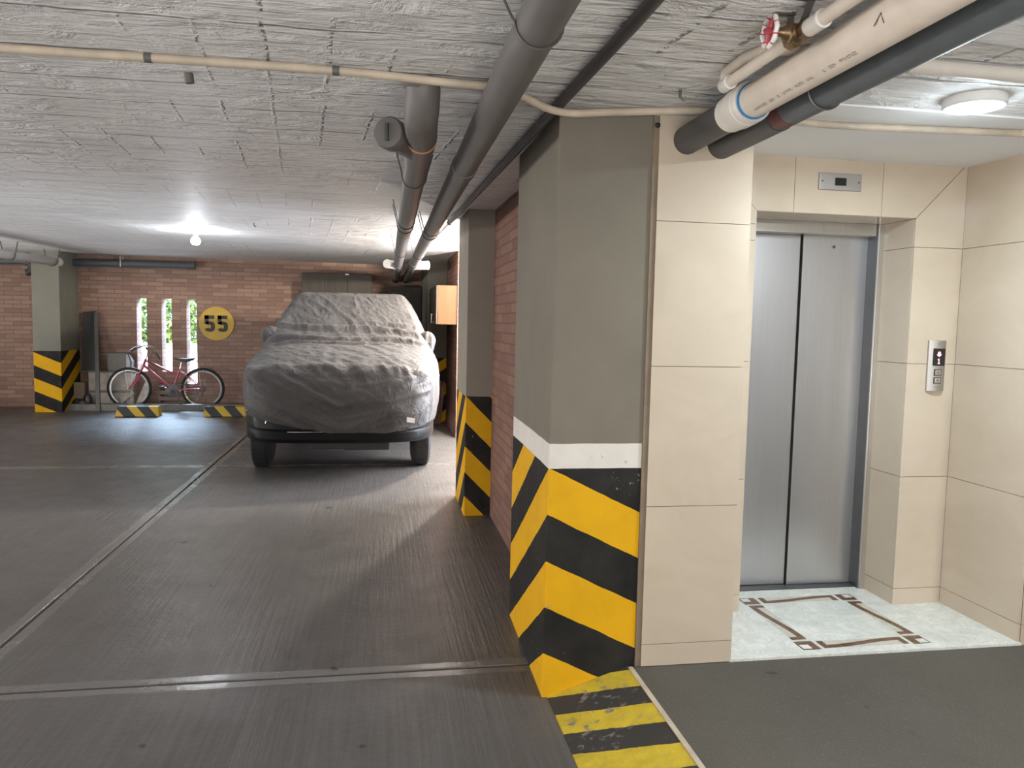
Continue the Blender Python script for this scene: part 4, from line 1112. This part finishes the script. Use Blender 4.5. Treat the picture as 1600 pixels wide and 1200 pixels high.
# ------------------------------------------------------------------ covered car
def lerp(x, xp, fp): return np.interp(x, xp, fp)
def car_xc(y): return -0.392 + 0.020 * (y - 7.25)
HW, Y_C, HL = 0.960, 9.57, 2.36
def car_top(x, y):
    u = np.clip(np.abs(x - car_xc(y)) / HW, 0, 1)
    zc = lerp(y, [7.21, 7.27, 7.36, 7.6, 8.0, 8.32, 8.46, 8.8, 9.08, 9.22, 9.38, 9.8, 10.6, 11.2, 11.5, 11.75, 11.93], [0.90, 0.975, 1.045, 1.115, 1.185, 1.232, 1.262, 1.500, 1.690, 1.765, 1.795, 1.815, 1.815, 1.780, 1.68, 1.38, 0.98])
    zb = lerp(y, [7.21, 7.5, 8.3, 9.0, 11.5, 11.93], [0.86, 0.96, 1.06, 1.10, 1.10, 0.95])
    f_ = lerp(y, [8.3, 8.6, 9.2, 9.6, 11.93], [0.84, 0.79, 0.60, 0.58, 0.58])
    hood = zb + (zc - zb) * (1 - u ** 5)
    t = np.clip((u - f_) / (0.99 - f_), 0, 1)
    green = zb + (zc - zb) * (1 - t ** 1.55)
    k = lerp(y, [8.2, 8.6], [0, 1])
    return hood * (1 - k) + green * k
def hem(x, y):
    side = 0.50 + 0 * x
    front = lerp(x, [-1.30, -1.16, -0.95, -0.70, -0.45, 0.05, 0.30, 0.52], [0.70, 0.63, 0.55, 0.495, 0.460, 0.455, 0.485, 0.55])
    k = lerp(y, [7.2, 7.8], [1, 0])
    return front * k + side * (1 - k)
NT_, NR, NS = 560, 130, 52
tt = np.linspace(0, 2 * PI, 4000, endpoint=False)
ex = 2 / 5.2
ox, oy = HW * np.sign(np.cos(tt)) * np.abs(np.cos(tt)) ** ex, HL * np.sign(np.sin(tt)) * np.abs(np.sin(tt)) ** ex
dl = np.r_[0, np.cumsum(np.hypot(np.diff(np.r_[ox, ox[0]]), np.diff(np.r_[oy, oy[0]])))]
wgt = np.linspace(0, dl[-1], NT_, endpoint=False)
ox2, oy2 = np.interp(wgt, dl, np.r_[ox, ox[0]]), np.interp(wgt, dl, np.r_[oy, oy[0]])
def car_grid(top_only_drop=None, shrink=1.0, low=None):
    rows = []
    for i in range(1, NR + 1):
        r_ = 1 - (1 - i / NR) ** 1.25
        y = Y_C + oy2 * r_ * shrink
        x = car_xc(y) + ox2 * r_ * shrink
        rows.append(np.stack([x, y, car_top(x, y)], 1))
    x0_, y0_, z0_ = rows[-1].T
    nx, ny = np.gradient(oy2), -np.gradient(ox2)
    ln = np.hypot(nx, ny); nx, ny = nx / ln, ny / ln
    hz = hem(x0_, y0_) if low is None else np.full_like(x0_, low)
    for i in range(1, NS + 1):
        t = i / NS
        z = z0_ + (hz - z0_) * t
        b = 0.055 * np.sin(PI * min(1, t * 0.95)) ** 0.8 * np.where(ny < -0.5, 1.0, 0.55) - 0.02 * t * t
        b = b * np.clip((z0_ - hz) / 0.3, 0, 1)
        rows.append(np.stack([x0_ + nx * b, y0_ + ny * b, z], 1))
    return np.array(rows)
Gd = car_grid()
def fbm_ridge(P_, sc_, seed, octv=3):
    out = np.zeros(len(P_))
    for n_, p in enumerate(P_):
        v, a, s_ = 0.0, 1.0, 1.0
        q = Vector((p[0] * sc_[0] + seed, p[1] * sc_[1], p[2] * sc_[2]))
        for o_ in range(octv):
            v += a * (1 - 2.2 * abs(noise.noise(q * s_)))
            a *= 0.5; s_ *= 2.1
        out[n_] = v
    return out
R_, C_, _ = Gd.shape
flat_ = Gd.reshape(-1, 3)
vis = flat_[:, 1] < 10.3
P_ = flat_[vis]
# normals from the grid
du = np.roll(Gd, -1, 1) - np.roll(Gd, 1, 1)
dv = np.gradient(Gd, axis=0)
Nn = np.cross(dv, du)
Nn /= np.maximum(np.linalg.norm(Nn, axis=2, keepdims=True), 1e-9)
sgn = np.where((Nn[..., 2:3] < 0) & (np.arange(R_)[:, None, None] < NR), -1, 1)
Nn = Nn * sgn
ctr = np.array([car_xc(Y_C), Y_C, 0.8])
outw = ((Gd - ctr) * Nn).sum(2, keepdims=True)
Nn = np.where((np.arange(R_)[:, None, None] >= NR) & (outw < 0), -Nn, Nn)
disp = np.zeros(len(flat_))
x, y, z = P_.T
fasc = np.clip((7.48 - y) / 0.16, 0, 1)           # front face
topw = 1 - fasc
crk = fbm_ridge(np.stack([x + 0.5 * y, y, z + 0.4 * x], 1), (6.0, 3.6, 4.2), 3.1, 3)
crk2 = fbm_ridge(P_, (12, 11, 11), 8.3, 2)
# diagonal drape folds on the front: rotate so that they run down to the middle
a_ = (x + 0.37)
dr_ = np.stack([a_ * 0.9 + z * 0.5, y * 0.5, z * 5.0 + a_ * np.where(a_ < 0, 2.2, -1.4)], 1)
fold = fbm_ridge(dr_, (1.2, 1.0, 1.25), 5.7, 2)
d_ = topw * (0.0085 * crk + 0.0030 * crk2) + fasc * (0.022 * fold + 0.005 * crk)
# long horizontal folds at the foot of the windscreen
for (yc, sl, wd, am, x0_, x1_) in ((8.47, 0.05, 0.030, 0.020, -1.3, 0.6), (8.62, 0.10, 0.026, 0.020, -1.2, 0.4), (8.36, 0.03, 0.024, 0.014, -1.2, 0.2), (8.72, 0.06, 0.02, 0.012, -0.3, 0.45)):
    yy_ = yc + sl * (x - 0.37) * -1 * 0.5 + 0.015 * np.sin(5 * x + yc * 9)
    env = np.clip((x - x0_) / 0.2, 0, 1) * np.clip((x1_ - x) / 0.2, 0, 1)
    d_ += 1.5 * am * env * (np.exp(-((y - yy_) / wd) ** 2) - 0.6 * np.exp(-((y - yy_ + 0.055) / wd) ** 2))
# puckers along the hood lip
d_ += 0.010 * fbm_ridge(np.stack([x * 1.0 + z * 0.6, y * 0.2, z], 1), (7, 3, 2.5), 2.2, 2) * np.exp(-((y - 7.40) / 0.12) ** 2)
disp[vis] = d_
edge_w = np.ones((R_, C_)); edge_w[:3] = 0
G2 = Gd + Nn * (disp.reshape(R_, C_) * edge_w)[..., None]
vs = [tuple(map(float, p)) for p in G2.reshape(-1, 3)]
fs = []
for i in range(R_ - 1):
    for j in range(C_):
        j2 = (j + 1) % C_
        fs.append((i * C_ + j, (i + 1) * C_ + j, (i + 1) * C_ + j2, i * C_ + j2))
fs.append(tuple(range(C_)))
cov = MB().add(vs, fs).build('car_cover', M['fabric'], base=(-0.35, 9.5, 0), smooth=True, ang=3.0)
tag(cov, 'crinkled grey fabric cover draped over the parked car', 'car cover')
def pocket(root, end, rmax, seed):
    root, end = Vector(root), Vector(end)
    ax = end - root
    L_ = ax.length
    ax.normalize()
    e1 = ax.cross(Vector((0, 1, 0))).normalized()
    e2 = ax.cross(e1)
    seg, rg = 56, 30
    vs_, fs_ = [], []
    for i in range(rg + 1):
        t = i / rg
        r0 = rmax * (0.30 + 0.70 * math.sin(min(1.0, t / 0.62) * PI / 2)) if t < 0.62 else rmax * math.sqrt(max(0.0, 1 - ((t - 0.62) / 0.38) ** 2))
        for k_ in range(seg):
            w_ = 2 * PI * k_ / seg
            pl_ = 1 + 0.10 * math.sin(8 * w_ + seed + 2.0 * t) * (1 - 0.5 * t) + 0.16 * noise.noise(Vector((math.cos(w_) * 1.6, math.sin(w_) * 1.6, t * 2.5 + seed)))
            vs_.append(root + ax * (L_ * t) + (e1 * math.cos(w_) + e2 * (0.75 * math.sin(w_))) * (r0 * pl_))
    for i in range(rg):
        for k_ in range(seg):
            k2 = (k_ + 1) % seg
            fs_.append((i * seg + k_, (i + 1) * seg + k_, (i + 1) * seg + k2, i * seg + k2))
    return MB().add(vs_, fs_)
pocket((-1.10, 8.64, 1.15), (-1.235, 8.64, 1.40), 0.098, 0.4).build('mirror_pocket', M['fabric'], cov, smooth=True, ang=3.0)
pocket((0.470, 8.64, 1.06), (0.515, 8.64, 1.385), 0.098, 2.1).build('mirror_pocket', M['fabric'], cov, smooth=True, ang=3.0)
MB().hexa([(0.235, 7.125, 0.560), (0.310, 7.125, 0.548), (0.310, 7.132, 0.548), (0.235, 7.132, 0.560), (0.235, 7.120, 0.605), (0.310, 7.120, 0.593), (0.310, 7.127, 0.593), (0.235, 7.127, 0.605)]).build('sewn_tag', M['white_tag'], cov)

car = thing('car', (-0.35, 9.5, 0), 'dark car under a grey fabric cover, only bumper and tyres showing', 'car')
Gb = car_grid(shrink=0.982, low=0.36)
Gb[:, :, 2] -= 0.035 * np.clip((Gb[:, :, 2] - 0.36) / 0.1, 0, 1)
sel = list(range(0, R_, 4)) + [R_ - 1]
Gs = Gb[sel][:, ::4]
nb, cb_ = Gs.shape[:2]
vs = [tuple(map(float, p)) for p in Gs.reshape(-1, 3)]
# wheel arches: lift the lower edge near the axles
AX = (8.03, 10.85)
vv = []
for (px, py, pz) in vs:
    for ya in AX:
        d = abs(py - ya)
        if abs(px - car_xc(py)) > 0.6 and d < 0.40:
            pz = max(pz, math.sqrt(max(0, 0.40 ** 2 - d * d)) + 0.335)
    vv.append((px, py, pz))
fs = [(i * cb_ + j, (i + 1) * cb_ + j, (i + 1) * cb_ + (j + 1) % cb_, i * cb_ + (j + 1) % cb_) for i in range(nb - 1) for j in range(cb_)]
fs.append(tuple(range(cb_)))
MB().add(vv, fs).build('body', M['car_paint'], car, smooth=True)
# lower bumper bar
fi = [i for i in range(NT_) if oy2[i] < -HL * 0.70]
fi.sort(key=lambda i: ox2[i])
sec = [(car_xc(7.25) + float(ox2[i]) * 0.998, Y_C + float(oy2[i]) - 0.015) for i in fi[::3]]
bm_ = MB()
vs, fs = [], []
pr_ = [(0.07, 0.66), (0.035, 0.645), (0.012, 0.555), (0.0, 0.48), (0.016, 0.462), (0.004, 0.445), (0.012, 0.385), (0.06, 0.345), (0.16, 0.345), (0.16, 0.66)]
for (xx, yy_) in sec:
    for (dy, zz_) in pr_:
        vs.append((xx, yy_ + dy, zz_))
k_ = len(pr_)
for i in range(len(sec) - 1):
    for j in range(k_):
        fs.append((i * k_ + j, (i + 1) * k_ + j, (i + 1) * k_ + (j + 1) % k_, i * k_ + (j + 1) % k_))
fs += [tuple(range(k_)), tuple(range((len(sec) - 1) * k_, len(sec) * k_))]
bump_o = bm_.add(vs, fs).build('bumper', M['car_plastic'], car, smooth=True, ang=0.5)
MB().tube([(xx, yy_ + 0.012, 0.456) for xx, yy_ in sec if -0.85 < xx < -0.30], 0.004, 6).build('bumper_trim', M['chrome'], bump_o)
hl = MB().ball((-1.20, 7.478, 0.630), (0.060, 0.050, 0.035), 24, 14).build('headlight', M['car_paint'], car, smooth=True)
MB().ball((-1.225, 7.440, 0.642), (0.020, 0.016, 0.016), 14, 10).ball((-1.185, 7.428, 0.622), (0.013, 0.012, 0.010), 12, 8).build('headlight_lens', M['glass_lens'], hl, smooth=True)
MB().tube([(-1.015, 7.265, 0.600), (-1.04, 7.268, 0.555), (-1.05, 7.27, 0.53)], 0.006, 8).build('fog_light_trim', M['chrome'], car, smooth=True)
MB().box(-1.05, 0.33, 7.45, 11.6, 0.34, 0.55).build('underbody', M['under'], car, bev=0.03)
MB().box(-0.66, 0.08, 7.32, 7.9, 0.275, 0.345).box(-0.35, 0.08, 7.34, 7.8, 0.262, 0.30).build('skid_plate', M['under'], car, bev=0.015)
MB().box(-1.0, 0.26, 8.0, 8.07, 0.30, 0.36).build('axle_beam', M['under'], car, bev=0.02)
TR, TW = 0.345, 0.205
def tyre(xo, ya, s):
    """xo: outer face x, s: -1 left, 1 right"""
    prof = [(0.0, 0.20), (0.004, 0.255), (0.014, 0.310), (0.032, 0.336), (0.05, TR), (TW - 0.05, TR), (TW - 0.032, 0.336), (TW - 0.014, 0.310), (TW, 0.24)]
    m_ = MB().lathe((xo, ya, TR), (-s, 0, 0), prof, 56)
    for i in range(46):
        w_ = 2 * PI * i / 46
        for q in range(4):
            x0_ = xo - s * (0.046 + q * 0.030)
            c_, s_ = math.cos(w_), math.sin(w_)
            t_ = Vector((0, -s_, c_)); n_ = Vector((0, c_, s_))
            ctr_ = Vector((x0_, ya, TR)) + n_ * (TR - 0.002)
            e1 = Vector((-s * 0.012, 0, 0)); e2 = t_ * 0.017
            b_ = [ctr_ - e1 - e2, ctr_ + e1 - e2, ctr_ + e1 + e2, ctr_ - e1 + e2]
            m_.hexa([tuple(p) for p in b_] + [tuple(p + n_ * 0.005) for p in b_])
    o = m_.build('tyre', M['rubber'], car, smooth=True, ang=0.5)
    rm = MB().lathe((xo - s * 0.012, ya, TR), (-s, 0, 0), [(0.0, 0.0), (0.0, 0.05), (0.02, 0.06), (0.03, 0.19), (0.0, 0.215), (0.0, 0.225), (TW - 0.03, 0.225), (TW - 0.03, 0.0)], 40)
    rm.build('rim', M['alloy'], o, smooth=True, ang=0.5)
for ya in AX:
    xm = car_xc(ya)
    tyre(xm - 0.905, ya, -1)
    tyre(xm + 0.885, ya, 1)
